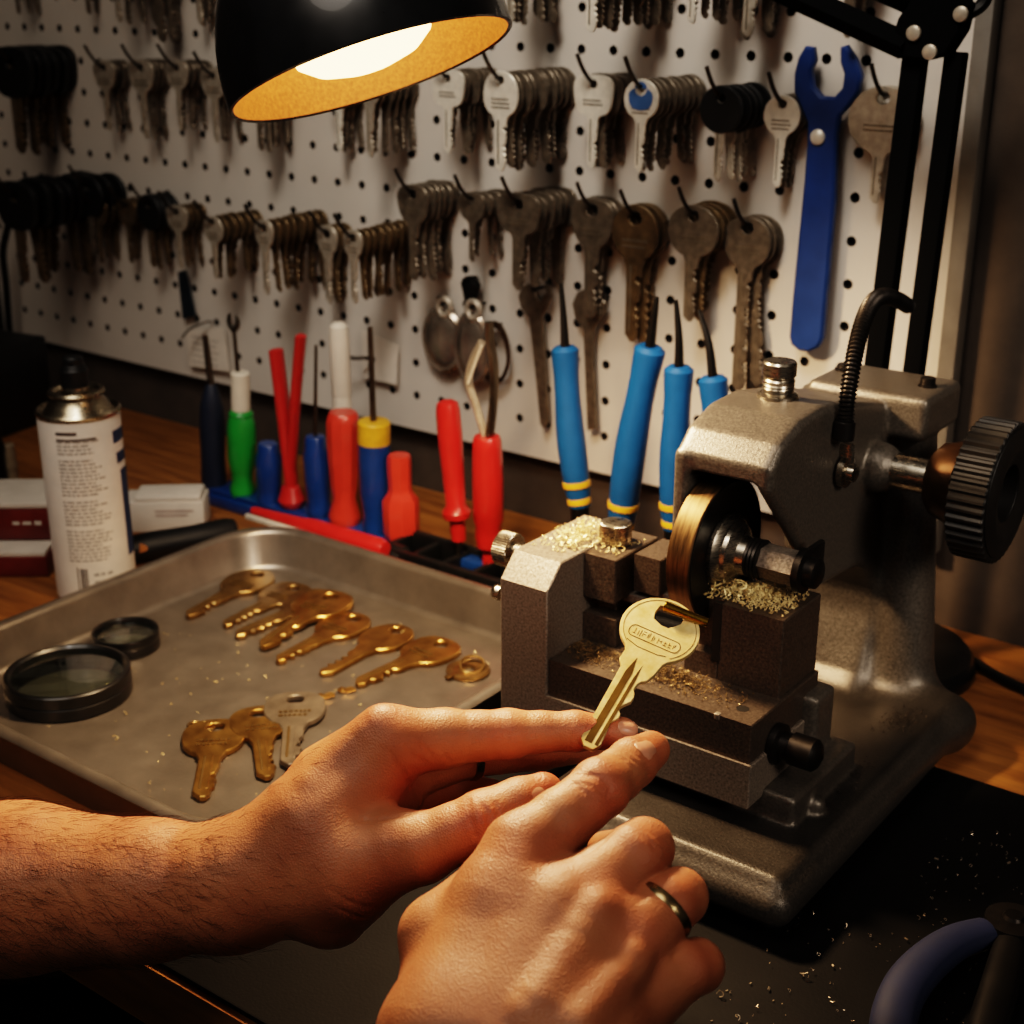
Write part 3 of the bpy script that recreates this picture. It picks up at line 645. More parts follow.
def tray_key(bow, tp, kind, mt, label, seed, lift=0, tilt=0, flip=False, wide=1.0):
    b, t = onZ(*bow, TZ), onZ(*tp, TZ); rx, ry, n, tpp, hr, L, bw, _ = BOW[kind]
    cy0 = -(ry-hr-.28); real = (b-t).length; sc = real/(L+cy0); a = (b-t).normalized()
    ang = math.atan2(-a.x, a.y)
    k = (kind, mt, seed)
    if k not in KTM:
        bm = key_bm(kind, seed, front=True); bm.transform(Matrix.Scale(S, 4)); KTM[k] = finish('key', bm, [KM[mt], mat('tray_engraving', '#5c4826', .5, .5)], 30)
    o = bpy.data.objects.new('key', KTM[k]); col.objects.link(o); p = b-a*cy0*sc
    o.location = V((p.x, p.y, TZ+.12*sc+lift))*S; o.scale = (sc*wide, sc, sc)
    o.rotation_euler = (tilt, PI if flip else 0, ang)
    tag(o, label, 'key', 'brass keys laid out in the tray'); return o
TK = 'brass key in the tray, %s'
tray_key((248, 585), (188, 620), 'tk_round', 'old', TK % 'farthest of the back row, nearest the tray corner', 1)
tray_key((285, 597), (225, 629), 'tk_oval', 'old', TK % 'grey-headed, second of the back row from the corner', 2)
tray_key((312, 606), (237, 640), 'tk_oval', 'old', TK % 'lower one of the crossed pair', 3)
tray_key((322, 611), (263, 652), 'tk_oval', 'brass', TK % 'upper one of the crossed pair', 4, .26, .02)
tray_key((343, 629), (278, 665), 'tk_round', 'brass', TK % 'in the back row just after the crossed pair', 5)
tray_key((386, 641), (321, 677), 'tk_round', 'brass', TK % 'second to last of the back row towards the machine', 6, flip=True)
tray_key((430, 654), (357, 688), 'tk_oval', 'brass', TK % 'last of the back row, nearest the machine', 7)
tray_key((214, 741), (203, 802), 'tk_oval', 'brass', TK % 'nearest the tray edge in the front trio', 8)
tray_key((260, 727), (268, 782), 'tk_oval', 'brass', TK % 'middle one of the front trio', 9, .05)
tray_key((295, 714), (291, 771), 'tk_oval', 'dull', 'grey steel key in the tray, behind the two brass ones of the front trio', 10, .1)
bm = B(); c = onZ(468, 672, TZ); lathe(bm, [(.5, 0), (1.35, 0), (1.4, .1), (1.35, .26), (1.1, .3), (1.0, .24), (.55, .24), (.5, .3), (.5, 0)], c, n=36)
torus(bm, c+V((.1, .3, .42)), (.2, -.3, 1), .75, .1)
box(bm, c+V((-.3, -1.3, .2)), (.4, .9, .2), .05)
one('lock_cam', bm, M_brass2, c, 'small round nickel lock disc with a ring in the tray corner by the vise', 'lock part')
for px, py, an, lb in ((325, 698, .5, 'stubby brass offcut in the tray behind the grey front key'), (346, 692, .35, 'longer brass offcut in the tray pointing at the last back-row key')):
    c = onZ(px, py, TZ); bm = B(); d = V((math.cos(an+.4), math.sin(an+.4), 0)); P = [c+d*(i*.22-.5)+V((0, 0, .14+.05*math.sin(i*2))) for i in range(6)]
    tube(bm, P, [.1, .2, .16, .2, .17, .1], 8); one('brass_offcut', bm, M_brass, c, lb, 'offcut')
c = onZ(196, 727, TZ); bm = B(); torus(bm, c+V((0, 0, .12)), (0, .1, 1), .42, .1); torus(bm, c+V((.8, .35, .1)), (.2, 0, 1), .25, .07)
one('brass_ring', bm, M_brass2, c, 'little brass ring in the tray above the front trio of keys', 'ring')
bm = B()
for i in range(120):
    x, y = rnd.uniform(TX0+4, TX1-3), rnd.uniform(TY0+4, TY1-4); chips(bm, x, y, TZ-.03, .01, .01, 1, rnd.choice((.12, .16, .22, .34)), seed=300+i)
one('brass_shavings', bm, M_shav, (-60, 54, TZ), 'loose brass crumbs scattered over the tray bottom', 'shavings')['kind'] = 'stuff'
# loupes
M_black = mat('black_rim', '#0c0b0a', .35, vary=.2, coat=.2)
def lens_mat():
    m = bpy.data.materials.new('lens_glass'); m.use_nodes = True; nt = m.node_tree; N = nt.nodes; L = nt.links; N.remove(N['Principled BSDF'])
    tr, gl, mx, lw, mm = N.new('ShaderNodeBsdfTransparent'), N.new('ShaderNodeBsdfGlossy'), N.new('ShaderNodeMixShader'), N.new('ShaderNodeLayerWeight'), N.new('ShaderNodeMath')
    tr.inputs[0].default_value = (.9, .95, .92, 1); gl.inputs['Roughness'].default_value = .03; lw.inputs['Blend'].default_value = .3; mm.operation = 'MULTIPLY_ADD'; mm.inputs[1].default_value = .35; mm.inputs[2].default_value = .06
    L.new(lw.outputs['Facing'], mm.inputs[0]); L.new(mm.outputs[0], mx.inputs[0]); L.new(tr.outputs[0], mx.inputs[1]); L.new(gl.outputs[0], mx.inputs[2]); L.new(mx.outputs[0], N['Material Output'].inputs['Surface'])
    return m
M_lens = lens_mat()
def loupe(px, py, r, h, label):
    c = onZ(px, py, TZ+h); c.z = TZ; t = thing('magnifying_glass', label, 'magnifying glass', c, 'round magnifiers in the tray')
    bm = B(); lathe(bm, [(r*.89, .0), (r*.97, 0), (r, .06), (r, h*.45), (r*.985, h*.5), (r, h*.55), (r, h-.08), (r*.98, h), (r*.93, h), (r*.91, h-.08), (r*.89, h-.15), (r*.89, 0)], c, n=64); put('rim', bm, M_black, t)
    bm = B(); k = [(r*.88*i/10, h-.3+.28*(1-(i/10)**2)) for i in range(11)]; lathe(bm, k+[(x, h-.4-.2*(1-(x/(r*.88))**2)) for x, _ in k[::-1]], c, n=64); put('lens', bm, M_lens, t)
loupe(67, 670, 3.75, 1.6, 'larger black-rimmed round magnifier lying in the tray corner')
loupe(125, 630, 2.15, 1.2, 'smaller black-rimmed round magnifier lying behind the larger one')
# ================================================================ spray can
M_can = mat('white_can', '#dcd3c8', .4, vary=.05, coat=.2)
M_tin = mat('can_tin', '#b3a68f', .28, 1, vary=.1)
M_print = mat('print_grey', '#a09890', .6, vary=.1); M_printd = mat('print_dark', '#4a3f3c', .6); M_printb = mat('print_blue', '#33466a', .6)
cc = V((-81.0, 58.4, 0)); cr = 2.78
can = thing('spray_can', 'white aerosol can with small printed text and a black nozzle behind the tray', 'spray can', cc)
bm = B(); lathe(bm, [(0, 0), (cr-.15, 0), (cr, .2), (cr, 13.2), (cr-.05, 13.3), (0, 13.3)], cc, n=64); put('body', bm, M_can, can)
bm = B(); lathe(bm, [(cr-.1, 13.2), (cr+.05, 13.35), (cr+.07, 13.55), (cr-.05, 13.7), (cr-.3, 13.6), (cr-.42, 13.5), (2.15, 13.75), (1.95, 14.1), (1.72, 14.4), (1.7, 14.5), (1.85, 14.6), (1.92, 14.78), (1.82, 14.95), (1.55, 14.95), (1.4, 14.75), (.95, 14.75), (.85, 15.4), (0, 15.4)], cc, n=64); put('shoulder', bm, M_tin, can)
bm = B(); lathe(bm, [(0, 15.2), (.95, 15.2), (.95, 16.3), (.82, 16.45), (.8, 16.6), (.72, 16.7), (.7, 17.1), (.55, 17.25), (0, 17.25)], cc, n=32)
box(bm, cc+V((.45, -.5, 16.9)), (.3, .3, .3), .08); put('nozzle', bm, M_blackplastic, can)
def strip(bm, a0, a1, z0, z1, r=cr+.012):
    k = max(1, int((a1-a0)/.08)); lo = [bm.verts.new((cc.x+r*math.cos(a0+(a1-a0)*i/k), cc.y+r*math.sin(a0+(a1-a0)*i/k), z0)) for i in range(k+1)]
    hi = [bm.verts.new((v.co.x, v.co.y, z1)) for v in lo]
    for i in range(k): bm.faces.new((lo[i], lo[i+1], hi[i+1], hi[i]))
af = math.atan2(-cc.y, -cc.x)    # towards the viewer
r3 = random.Random(5); bm = B(); z = 11.9; ln = 0
while z > 3.2:
    if ln in (4, 14, 21): z -= .25
    a, e_ = af-.62, af+r3.uniform(.15, .55)
    while a < e_:
        w = r3.uniform(.06, .2); strip(bm, a, min(a+w, e_), z, z+.13); a += w+.035
    z -= .27; ln += 1
for i in range(3):
    for k in range(3): strip(bm, af-.05+k*.17, af+.05+k*.17+r3.uniform(0, .05), 1.1+i*.55, 1.3+i*.55)
put('fine_print', bm, M_print, can)
bm = B(); strip(bm, af-.62, af-.1, 12.45, 12.68); strip(bm, af-.62, af+.35, 12.05, 12.2); strip(bm, af-.46, af-.43, .8, 2.9)
a = af-.38
while a < af-.2:
    w = r3.choice((.012, .02, .03)); strip(bm, a, a+w, 1.0, 2.8); a += w+.012
strip(bm, af+.02, af+.1, .9, 1.2); strip(bm, af+.2, af+.27, 1.3, 1.6); strip(bm, af+.38, af+.46, 1.2, 1.6); put('bar_code', bm, M_printd, can)
bm = B(); strip(bm, af+.83, af+1.6, 11.4, 12.3); strip(bm, af+.9, af+1.5, 9.9, 10.7); strip(bm, af+1.0, af+1.5, 3, 9.4); put('side_print', bm, M_printb, can)
# ================================================================ boxes at the far end of the bench
M_redcase = mat('red_case', '#6e231d', .4, vary=.15, coat=.2); M_whitecard = mat('white_card', '#cfc5b8', .6, vary=.06)
zb = math.radians(-8)
def rbox(name, c, s, m, label, cat, rz=0, bev=.15):
    bm = B(); box(bm, c, s, bev, 2, Matrix.Rotation(rz, 3, 'Z')); return one(name, bm, m, (c[0], c[1], c[2]-s[2]/2), label, cat)
o = rbox('storage_case', (-93.3, 56.0, .8), (14, 6.5, 1.6), M_redcase, 'flat red case lying lowest at the bench edge behind the spray can', 'case', math.radians(38))
bm = B(); box(bm, (-93.3, 56.0, 1.75), (13.8, 6.4, .4), .1, 2, Matrix.Rotation(math.radians(38), 3, 'Z')); put('lid', bm, M_whitecard, o)
o = rbox('storage_case', (-94.5, 57.2, 3.3), (14, 5.5, 2.5), M_redcase, 'deep red case with a white printed mark stacked on the flat red case', 'case', math.radians(38))
bm = B(); box(bm, (-94.5, 57.2, 4.75), (14.1, 5.6, .4), .1, 2, Matrix.Rotation(math.radians(38), 3, 'Z')); put('lid', bm, M_whitecard, o)
bm = B(); p = onZ(25, 527, 3.2); d = V((math.cos(.663), math.sin(.663), 0)); nn = V((d.y, -d.x, 0)); c0 = V((-94.5, 57.2, 3.4))+nn*2.77; k = (p-c0).dot(d)
for i in range(3): box(bm, c0+d*(k-.7+i*.8), (.5+.15*(i == 1), .06, .22+.08*(i == 2)), 0, 1, Matrix.Rotation(.663, 3, 'Z'))
put('printed_mark', bm, M_whitecard, o)
bx = onZ(162, 527, 0)
bm = B(); R = Matrix.Rotation(math.radians(40), 3, 'Z'); box(bm, (bx.x, bx.y+.6, 1.25), (6.4, 3.2, 2.5), .12, 2, R); box(bm, V((bx.x, bx.y+.6, 2.7))+R@V((.4, 0, 0)), (5.2, 3.0, .55), .25, 2, R)
o = one('carton', bm, M_whitecard, (bx.x, bx.y, 0), 'small white carton with faint print between spray can and blue rack', 'box')
bm = B()
for i in range(2): box(bm, V((bx.x, bx.y+.6, 1.75-.35*i))+R@V((.9-.2*i, -1.61, 0)), (3.0-.5*i, .03, .16), 0, 1, R)
put('printed_lines', bm, mat('carton_print', '#a8928a', .6), o)
rbox('equipment_box', (-124.5, 77.0, 4.2), (14, 9, 8.4), M_blackplastic, 'tall matt black box standing in the dark bench corner', 'box', math.radians(10), .3)
for px, py, top, r, m, lb in ((3, 500, 408, .55, M_dark, 'dark upright steel rod in front of the black box'), (15, 497, 446, .5, mat('cream_tube', '#8f7f68', .5), 'short cream tube standing beside the dark rod')):
    q = onZ(px, py, 0); h = onY(px, top, q.y).z; bm = B(); cyl(bm, (q.x, q.y, 0), (q.x, q.y, h), r, n=20, bev=.08); lathe(bm, [(0, 0), (r*1.15, 0), (r*1.15, .5), (0, .5)], (q.x, q.y, h*.55)); one('rod', bm, m, q, lb, 'rod')
a, b = V((-83.4, 62.0, 1.1)), V((-79.7, 70.6, 1.1)); bm = B()
lathe(bm, [(0, 0), (.85, .1), (1.05, .5), (1.1, 3), (1.0, 6), (1.1, 8.6), (.9, 9.3), (0, 9.4)], a, b-a, 24)
hb = one('screwdriver', bm, M_blackplastic, a, 'black-handled tool lying on the bench behind the far tray edge', 'screwdriver')
bm = B(); q = a+(b-a).normalized()*2.0; lathe(bm, [(0, 0), (.5, .02), (.75, .1), (0, .14)], q+V((.55, -.75, .35)), (.5, -.75, .42), 24, .45); put('handle_inlay', bm, mat('orange_inlay', '#b3743c', .5), hb)
# ================================================================ screwdriver rack and its tools
M_bluep = mat('blue_plastic', '#163a72', .32, vary=.1, coat=.4); M_redp = mat('red_plastic', '#ac2622', .32, vary=.08, coat=.4, sss=.0)
M_orange = mat('orange_red_plastic', '#bf3c2c', .32, vary=.08, coat=.4); M_green = mat('green_plastic', '#1f8a35', .36, vary=.1, coat=.2)
M_navy = mat('navy_rubber', '#1b2233', .5, vary=.1); M_yellow = mat('yellow_plastic', '#c79a2a', .4); M_clear = mat('milky_collar', '#cfc5b4', .4, vary=.05)
M_shaft = mat('tool_shaft', '#6f675d', .35, 1, vary=.15); M_tip = mat('black_oxide', '#161412', .42, .5)
RY = 76.4
bm = B(); a, b = onZ(212, 492, 0), onZ(424, 548, 0)
box2(bm, (-88.2, 75.0, .0), (-66.6, 78.0, 1.0), .15); box2(bm, (-88.2, 75.4, 1.0), (-66.6, 78.0, 1.35), .12)
rack = one('screwdriver_rack', bm, M_bluep, (-77, 76.5, 0), 'long low blue plastic rack holding upright screwdrivers', 'rack')
def axis(pb, pt, y=RY, yt=None): return onY(*pb, y), onY(*pt, y if yt is None else yt)
def grip(bm, a, b, w, prof, n=24, flute=0):
    """lathe a handle from a to b; prof: (radius factor, t)"""
    Lh = (b-a).length; lathe(bm, [(0, 0)]+[(w*r, Lh*t) for r, t in prof]+[(0, Lh)], a, b-a, n)
CLASSIC = [(.75, 0), (.88, .03), (.9, .12), (.72, .2), (.8, .3), (1, .45), (1, .8), (.9, .9), (.8, .94), (.86, .96), (.7, 1)]
BARREL = [(.8, 0), (.95, .04), (1, .12), (.86, .2), (.95, .3), (1, .5), (1, .78), (.84, .86), (.8, .97), (.7, 1)]
def pxr(w, p): return w*proj(p)[2]/FPX/2
def driver(name, pb, pt, w, m, prof, label, tip=None, rt=.22, collar=None, n=24, mtip=None, y=RY, cat='screwdriver'):
    a, b = axis(pb, pt, y); bm = B(); grip(bm, a, b, pxr(w, a), prof, n)
    t = one(name, bm, m, a, label, cat, 'hand tools standing in the rack')
    if collar:
        c0, c1, wc, mc = collar; e0, e1 = axis(c0, c1, y); bm = B(); cyl(bm, e0, e1, pxr(wc, e0), n=24, bev=.12); put('collar', bm, mc, t)
    if tip:
        s0, s1 = axis(pt, tip, y); bm = B(); cyl(bm, s0-(s1-s0)*.1, s1, rt, rt*.75, 14); put('shaft', bm, mtip or M_shaft, t)
    return t
driver('screwdriver', (214, 488), (211, 384), 25, M_navy, [(.9, 0), (1, .1), (.95, .3), (1, .6), (.9, .8), (.5, .97), (.35, 1)], 'navy-handled screwdriver with a dark tapered neck at the rack end', (205, 335), .32, mtip=M_shaft)
t = driver('nut_driver', (243, 497), (241, 410), 28, M_green, CLASSIC, 'bright green-handled driver with a milky collar in the rack', (234, 330), .2, ((241, 411), (240, 372), 19, M_clear), cat='nut driver')
bm = B(); f = onY(234, 330, RY); x_ = V((1, 0, 0))
for s_ in (-1, 1): tube(bm, [f, f+V((.42*s_, 0, .35)), f+V((.5*s_, 0, .8)), f+V((.38*s_, 0, 1.25))], [.24, .22, .2, .12], 8)
put('fork_tip', bm, M_shaft, t)
driver('screwdriver', (270, 505), (268, 443), 26, M_bluep, BARREL, 'short stubby blue handle standing in the rack beside the green one')
# red Y-shaped pliers
a = onY(292, 508, RY); t = thing('pliers', 'red-handled pliers standing nose down in the rack with handles spread', 'pliers', a, 'hand tools standing in the rack')
for nm, px, py, w, fl in (('handle', (276), 350, 17, .55), ('handle', 301, 336, 13, .6)):
    h = onY(px, py, RY); m1 = onY((px+292)/2-1, (py+500)/2-18, RY); bm = B(); P = spline([a+V((0, 0, .5)), onY(291, 478, RY), m1, h], 6); k = len(P)
    r_ = pxr(w, a); tube(bm, [p for p in P]+[h+(P[-1]-P[-2])*.25], [r_*(.85+.15*min(1, i/k*2)) for i in range(k)]+[r_*.5], 16, flat=.7, up=(1, 0, 0)); put(nm, bm, M_redp, t)
bm = B(); lathe(bm, [(0, 0), (.65, .05), (.95, .3), (1.1, .75), (.9, 1.3), (.7, 1.9), (0, 2.2)], a, n=24); put('guard', bm, M_redp, t)
bm = B(); lathe(bm, [(0, -.7), (.6, -.7), (.62, -.2), (.5, .1), (0, .1)], a, n=20); put('nose', bm, M_shaft, t)
driver('screwdriver', (320, 517), (315, 436), 26, M_bluep, BARREL, 'blue-handled screwdriver with a thin steel shaft beside the red pliers', (316, 345), .16)
driver('screwdriver', (345, 524), (343, 412), 33, M_orange, [(.85, 0), (.98, .03), (1, .1), (.7, .24), (.82, .36), (.95, .6), (1, .75), (1, .92), (.9, .98), (.8, 1)], 'thick waisted orange-red handle standing in the rack', n=10)
driver('screwdriver', (376, 532), (374, 443), 32, M_bluep, [(.8, 0), (.85, .1), (.75, .2), (.95, .45), (1, .8), (1, 1)], 'blue and yellow screwdriver with a long dark shaft in the rack', (370, 327), .26, ((374, 444), (374, 421), 33, M_yellow))
driver('screwdriver', (402, 540), (399, 455), 36, M_orange, [(.8, 0), (.95, .04), (1, .12), (1, .48), (.7, .56), (.62, .62), (.66, .8), (.66, .95), (.6, 1)], 'short red hexagonal-bodied handle at the machine end of the rack', n=8)
# lying red marker
a, b = onZ(240, 513, 1.3), onZ(384, 557, 1.3); b.y = a.y = 72.6; a.z = b.z = 1.3; a, b = V((-78.6, 71.5, 2.7)), V((-65.3, 71.9, 2.5))
bm = B(); lathe(bm, [(0, 0), (.3, 0), (.35, .3), (.55, 5.0), (.75, 6.2), (.78, 12.6), (.6, 13.2), (0, 13.3)], a, b-a, 20)
t = one('deburring_knife', bm, M_redp, a, 'red-handled knife with a pale blade lying along the front of the rack', 'knife')
bm = B(); box2(bm, (a.x-.1, a.y-.8, 2.2), (a.x+6.1, a.y-.45, 2.6), .06); put('blade', bm, M_nickel2, t)
# black holder with its two tools
hx = V((-61.5, 74.6, 0))
bm = B(); box2(bm, (-67.0, 72.6, 0), (-55.6, 73.2, 2.3), .12); box2(bm, (-67.0, 76.2, 0), (-55.6, 76.8, 2.3), .12); box2(bm, (-67, 72.7, 0), (-55.6, 76.7, .5), .1)
for i in range(5): box2(bm, (-67.0+2.76*i, 72.6, .4), (-66.5+2.76*i, 76.8, 2.1), .1)
lathe(bm, [(0, 0), (.9, 0), (1, .3), (.9, 1.3), (.6, 1.6), (0, 1.6)], (-66.2, 73.2, 1.5), (1, .1, 0), 20)
hold = one('tool_holder', bm, M_blackplastic, hx, 'black open plastic tool holder between the blue rack and the vise', 'tool holder')
bm = B(); box2(bm, (-61.2, 75, .5), (-58.4, 76.6, 1.9), .3); put('pad', bm, M_bluep, hold)
aw = driver('awl', (459, 540), (447, 400), 26, M_redp, [(.55, 0), (.6, .05), (.62, .14), (1.05, .17), (1.1, .21), (.75, .26), (.85, .5), (.95, .75), (.92, .93), (.8, .98), (.4, 1)], 'slim red handle with a flared collar standing in the black holder', None, y=75.4, cat='awl')
q = onY(459, 540, 75.4); bm = B(); cyl(bm, (q.x, q.y, .5), q+V((0, 0, .4)), .32, n=16); put('stem', bm, M_shaft, aw)
a, b = axis((489, 546), (487, 436), 75.6); bm = B(); grip(bm, a, b, pxr(31, a), [(.8, 0), (.9, .1), (.85, .2), (1, .25), (1, .6), (.95, .9), (.9, .97), (.8, 1)], 12)
t = one('snap_ring_pliers', bm, M_redp, a, 'thick red-handled pliers with open silver jaws pointing up beside the vise', 'pliers', 'hand tools standing in the rack')
bm = B(); cyl(bm, (a.x, a.y, .5), a+V((0, 0, .4)), .5, n=16); put('handle_end', bm, M_redp, t)
Lp = lambda pts, y: [onY(x, y_, y) for x, y_ in pts]
bm = B(); tube(bm, spline(Lp([(486, 440), (476, 405), (469, 383), (472, 362), (482, 342)], 75.6), 6), .28, 8); put('jaw', bm, M_nickel, t)
bm = B(); tube(bm, spline(Lp([(489, 440), (493, 405), (494, 370), (490, 340), (489, 322)], 75.6), 6), .42, 8, flat=.6); put('jaw', bm, M_shaft, t)
bm = B(); tube(bm, spline(Lp([(468, 384), (474, 366), (482, 345)], 75.2), 4), .12, 6); put('spring', bm, M_nickel2, t)
# blue-handled picks in a stand behind the vise
M_bluh = mat('bright_blue_grip', '#0a4577', .48, vary=.1, coat=.0)
bm = B(); box2(bm, (-54.5, 73.8, 0), (-38, 77.6, 2.4), .2); box2(bm, (-54.2, 74.2, 2.4), (-38.3, 77.2, 2.9), .15)
one('tool_stand', bm, M_blackplastic, (-46, 75.7, 0), 'low black stand behind the vise holding the blue-handled picks', 'tool stand')
def pick(pts, w, tipv, label, rings=True, y=75.8):
    """pts: handle bottom, middle, top pixels; tipv: list of tip pixels"""
    P = spline([onY(*p, y) for p in pts], 8); k = len(P); r0 = pxr(w, P[0])
    t = thing('pick', label, 'pick', (P[0].x, y, 2.7), 'blue-handled picks behind the vise')
    bm = B(); rr = [r0*(.78 if i < k*.1 else .88+.14*math.sin(PI*min(1, (i/k-.1)/.55)) if i < k*.78 else .92+.1*(i/k-.78)*3) for i in range(k)]
    tube(bm, P, rr, 20); d = (P[-1]-P[-2]).normalized(); tube(bm, [P[-1], P[-1]+d*.25], [rr[-1], rr[-1]*.7], 20); put('grip', bm, M_bluh, t)
    if rings:
        for q in (1, int(k*.2)):
            dd = (P[q+1]-P[q]).normalized(); bm = B(); lathe(bm, [(rr[q]*.9, -.22), (rr[q]+.06, -.2), (rr[q]+.08, 0), (rr[q]+.06, .2), (rr[q]*.9, .22)], P[q], dd, 24); put('ring', bm, M_yellow, t)
    s0 = P[0]; bm = B(); tube(bm, [V((s0.x+.15, y, 2.85)), s0+(P[1]-P[0])*.5], [r0*.45, r0*.7], 14); put('stem', bm, M_tip, t)
    tv = [P[-1]-d*.3]+[onY(*p, y) for p in tipv]; bm = B(); tv = spline(tv, 5); tube(bm, tv, [r0*(.42-.3*(i/len(tv))**1.5) for i in range(len(tv))], 12, flat=.7); put('tip', bm, M_tip, t)
pick([(580, 506), (570, 430), (565, 350)], 28, [(564, 325), (561, 283)], 'bright blue pick with yellow rings and a black tip, nearest the red pliers')
pick([(620, 532), (632, 440), (650, 350)], 31, [(653, 325), (657, 297)], 'bright blue pick leaning over, second from the red pliers')
pick([(674, 528), (675, 450), (679, 370)], 30, [(679, 340), (676, 300)], 'bright blue upright pick half hidden by the wheel housing', y=76)
pick([(716, 500), (718, 450), (713, 380)], 30, [(709, 345), (699, 310)], 'bright blue pick mostly hidden behind the wheel housing with a curved tip', rings=False, y=76.2)
# ================================================================ tools hanging on the pegboard
M_wrench = mat('blue_wrench', '#12346c', .5, vary=.1, bump=.1, bs=300)
PZf = lambda px, py, off: onY(px, py, WY-off)
def flat_tool(name, pts, holes, off, t, m, label, cat, bev=.08):
    P = [PZf(*p, off) for p in pts]; c = sum(P, V((0, 0, 0)))/len(P); bm = B()
    plate(bm, [(p.x-c.x, p.z-c.z) for p in P], [[(q.x-c.x, q.z-c.z) for q in [PZf(*p, off) for p in h]] for h in holes], t, frame(c, (1, 0, 0), (0, 0, 1)), bev)
    return one(name, bm, m, c, label, cat)
wr = flat_tool('wrench', [(807, 46), (815, 47), (817, 60), (813, 70), (815, 86), (823, 96), (836, 97), (844, 88), (846, 74), (842, 62), (842, 47), (848, 45), (857, 58), (863, 75), (860, 92), (850, 106), (841, 116), (838, 135), (836, 200), (824, 338), (819, 347), (811, 351), (801, 350), (793, 344), (791, 336), (795, 290), (806, 180), (809, 140), (809, 122), (803, 108), (796, 92), (796, 74), (800, 58)], [], 1.4, .7, M_wrench, 'large blue open-ended wrench hanging on the pegboard beside the lamp stand', 'wrench', .15)
bm = B(); c = PZf(818, 137, 1.75); lathe(bm, [(0, 0), (.5, 0), (.48, .15), (.3, .28), (0, .3)], c, (0, -1, 0), 20); cyl(bm, c, c+V((0, 2.0, 0)), .2, n=10); put('screw', bm, M_nickel2, wr)
for pts, lb in (([(531, 282), (536, 286), (537, 296), (541, 300), (547, 292), (546, 282), (550, 285), (552, 297), (548, 308), (543, 316), (545, 340), (549, 420), (545, 428), (541, 424), (533, 345), (530, 318), (522, 308), (519, 296), (523, 287)], 'slim open-ended spanner hanging under the wide trapezoid key'),
                ([(578, 292), (586, 288), (600, 296), (606, 302), (606, 312), (599, 322), (594, 330), (594, 360), (597, 428), (588, 430), (584, 330), (576, 318), (573, 304)], 'blunt steel spanner hanging under the long grey shield key')):
    o = flat_tool('spanner', pts, [], .9, .35, M_dull, lb, 'spanner')
    c = o.location/S; bm = B(); q = PZf(pts[3][0]-4, pts[0][1]+8, .9); cyl(bm, q+V((0, -.5, .1)), q+V((0, 1.2, .1)), .13, n=10); put('hanging_pin', bm, M_wire, o)
# shiny lock clips, coil, strip, tags
M_chrome = mat('chromed_plate', '#a89c8e', .2, .7, vary=.25, col2='#5c5046', vs=30)
def lockclip(cx_, cy__, sx, sy, lab, off):
    c = PZf(cx_, cy__, off); d = proj(c)[2]; k = d/FPX; w, h = sx*k/1.0, sy*k
    t = thing('lock_clip', lab, 'lock clip', c, 'shiny lock clips on the pegboard')
    bm = B(); lathe(bm, [(w, 0), (w*1.02, .12), (w*.92, .34), (w*.8, .3), (w*.72, .42), (w*.4, .56), (0, .6)], c, (0, -1, 0), 40, h/w, (1, 0, 0)); put('plate', bm, M_chrome, t)
    bm = B(); e_ = c+V((w*.12, 0, h*1.05)); torus(bm, e_+V((0, -.15, 0)), (0, 1, 0), .62, .26, 28); cyl(bm, e_+V((0, .1, -.9)), e_+V((0, -.2, -.4)), .5, n=12); put('eyelet', bm, M_nickel, t)
    bm = B(); cyl(bm, e_+V((0, -.6, .25)), e_+V((0, off+.1, .25)), .13, n=10); put('hook_pin', bm, M_wire, t)
lockclip(444, 340, 27, 33, 'bright lock clip with a ring eyelet, the one farther from the silver jaws', .7)
lockclip(473, 348, 23, 38, 'dark shiny lock clip with a ring eyelet right behind the silver jaws', 1.3)
bm = B(); c = PZf(497, 352, .6)
for i in range(5): torus(bm, c+V((.1*i-.2, -.16*i, .08*math.sin(i*2))), (.1*math.sin(i), 1, .1*math.cos(i*1.7)), 1.35+.06*math.sin(i*3), .11, 40, 8, 1.7, (1, 0, 0))
t = one('wire_coil', bm, mat('copper_wire', '#5d3f24', .35, .9, vary=.4, vs=40), c, 'oval coil of dark copper wire hanging behind the lock clips', 'wire coil')
bm = B(); q = c+V((0, 0, 2.4)); cyl(bm, q+V((0, -.8, -.3)), q+V((0, .7, -.3)), .13, n=10); put('hanging_pin', bm, M_wire, t)
bm = B(); c = PZf(471, 284, .9); lathe(bm, [(0, 0), (.5, .1), (.7, .8), (.95, 1.6), (.7, 2.0), (0, 2.1)], c+V((-.1, 0, -1.6)), (0.05, 0, 1), 16, .5, (1, 0, 0)); tube(bm, spline([c+V((-.5, -.3, .3)), c+V((0, -.4, .55)), c+V((.9, -.4, .7))], 4), .14, 8); cyl(bm, c+V((0, 0, .2)), c+V((0, 1.0, .2)), .13, n=8)
one('black_clip', bm, M_tip, c, 'small black spring clip hooked above the lock clips', 'clip')
flat_tool('hacksaw_blade', [(178, 272), (186, 270), (196, 316), (183, 319)], [], .6, .12, mat('blue_grey_steel', '#46525e', .4, .8), 'short blue-grey blade hanging under the slim third-row key', 'blade', .02)
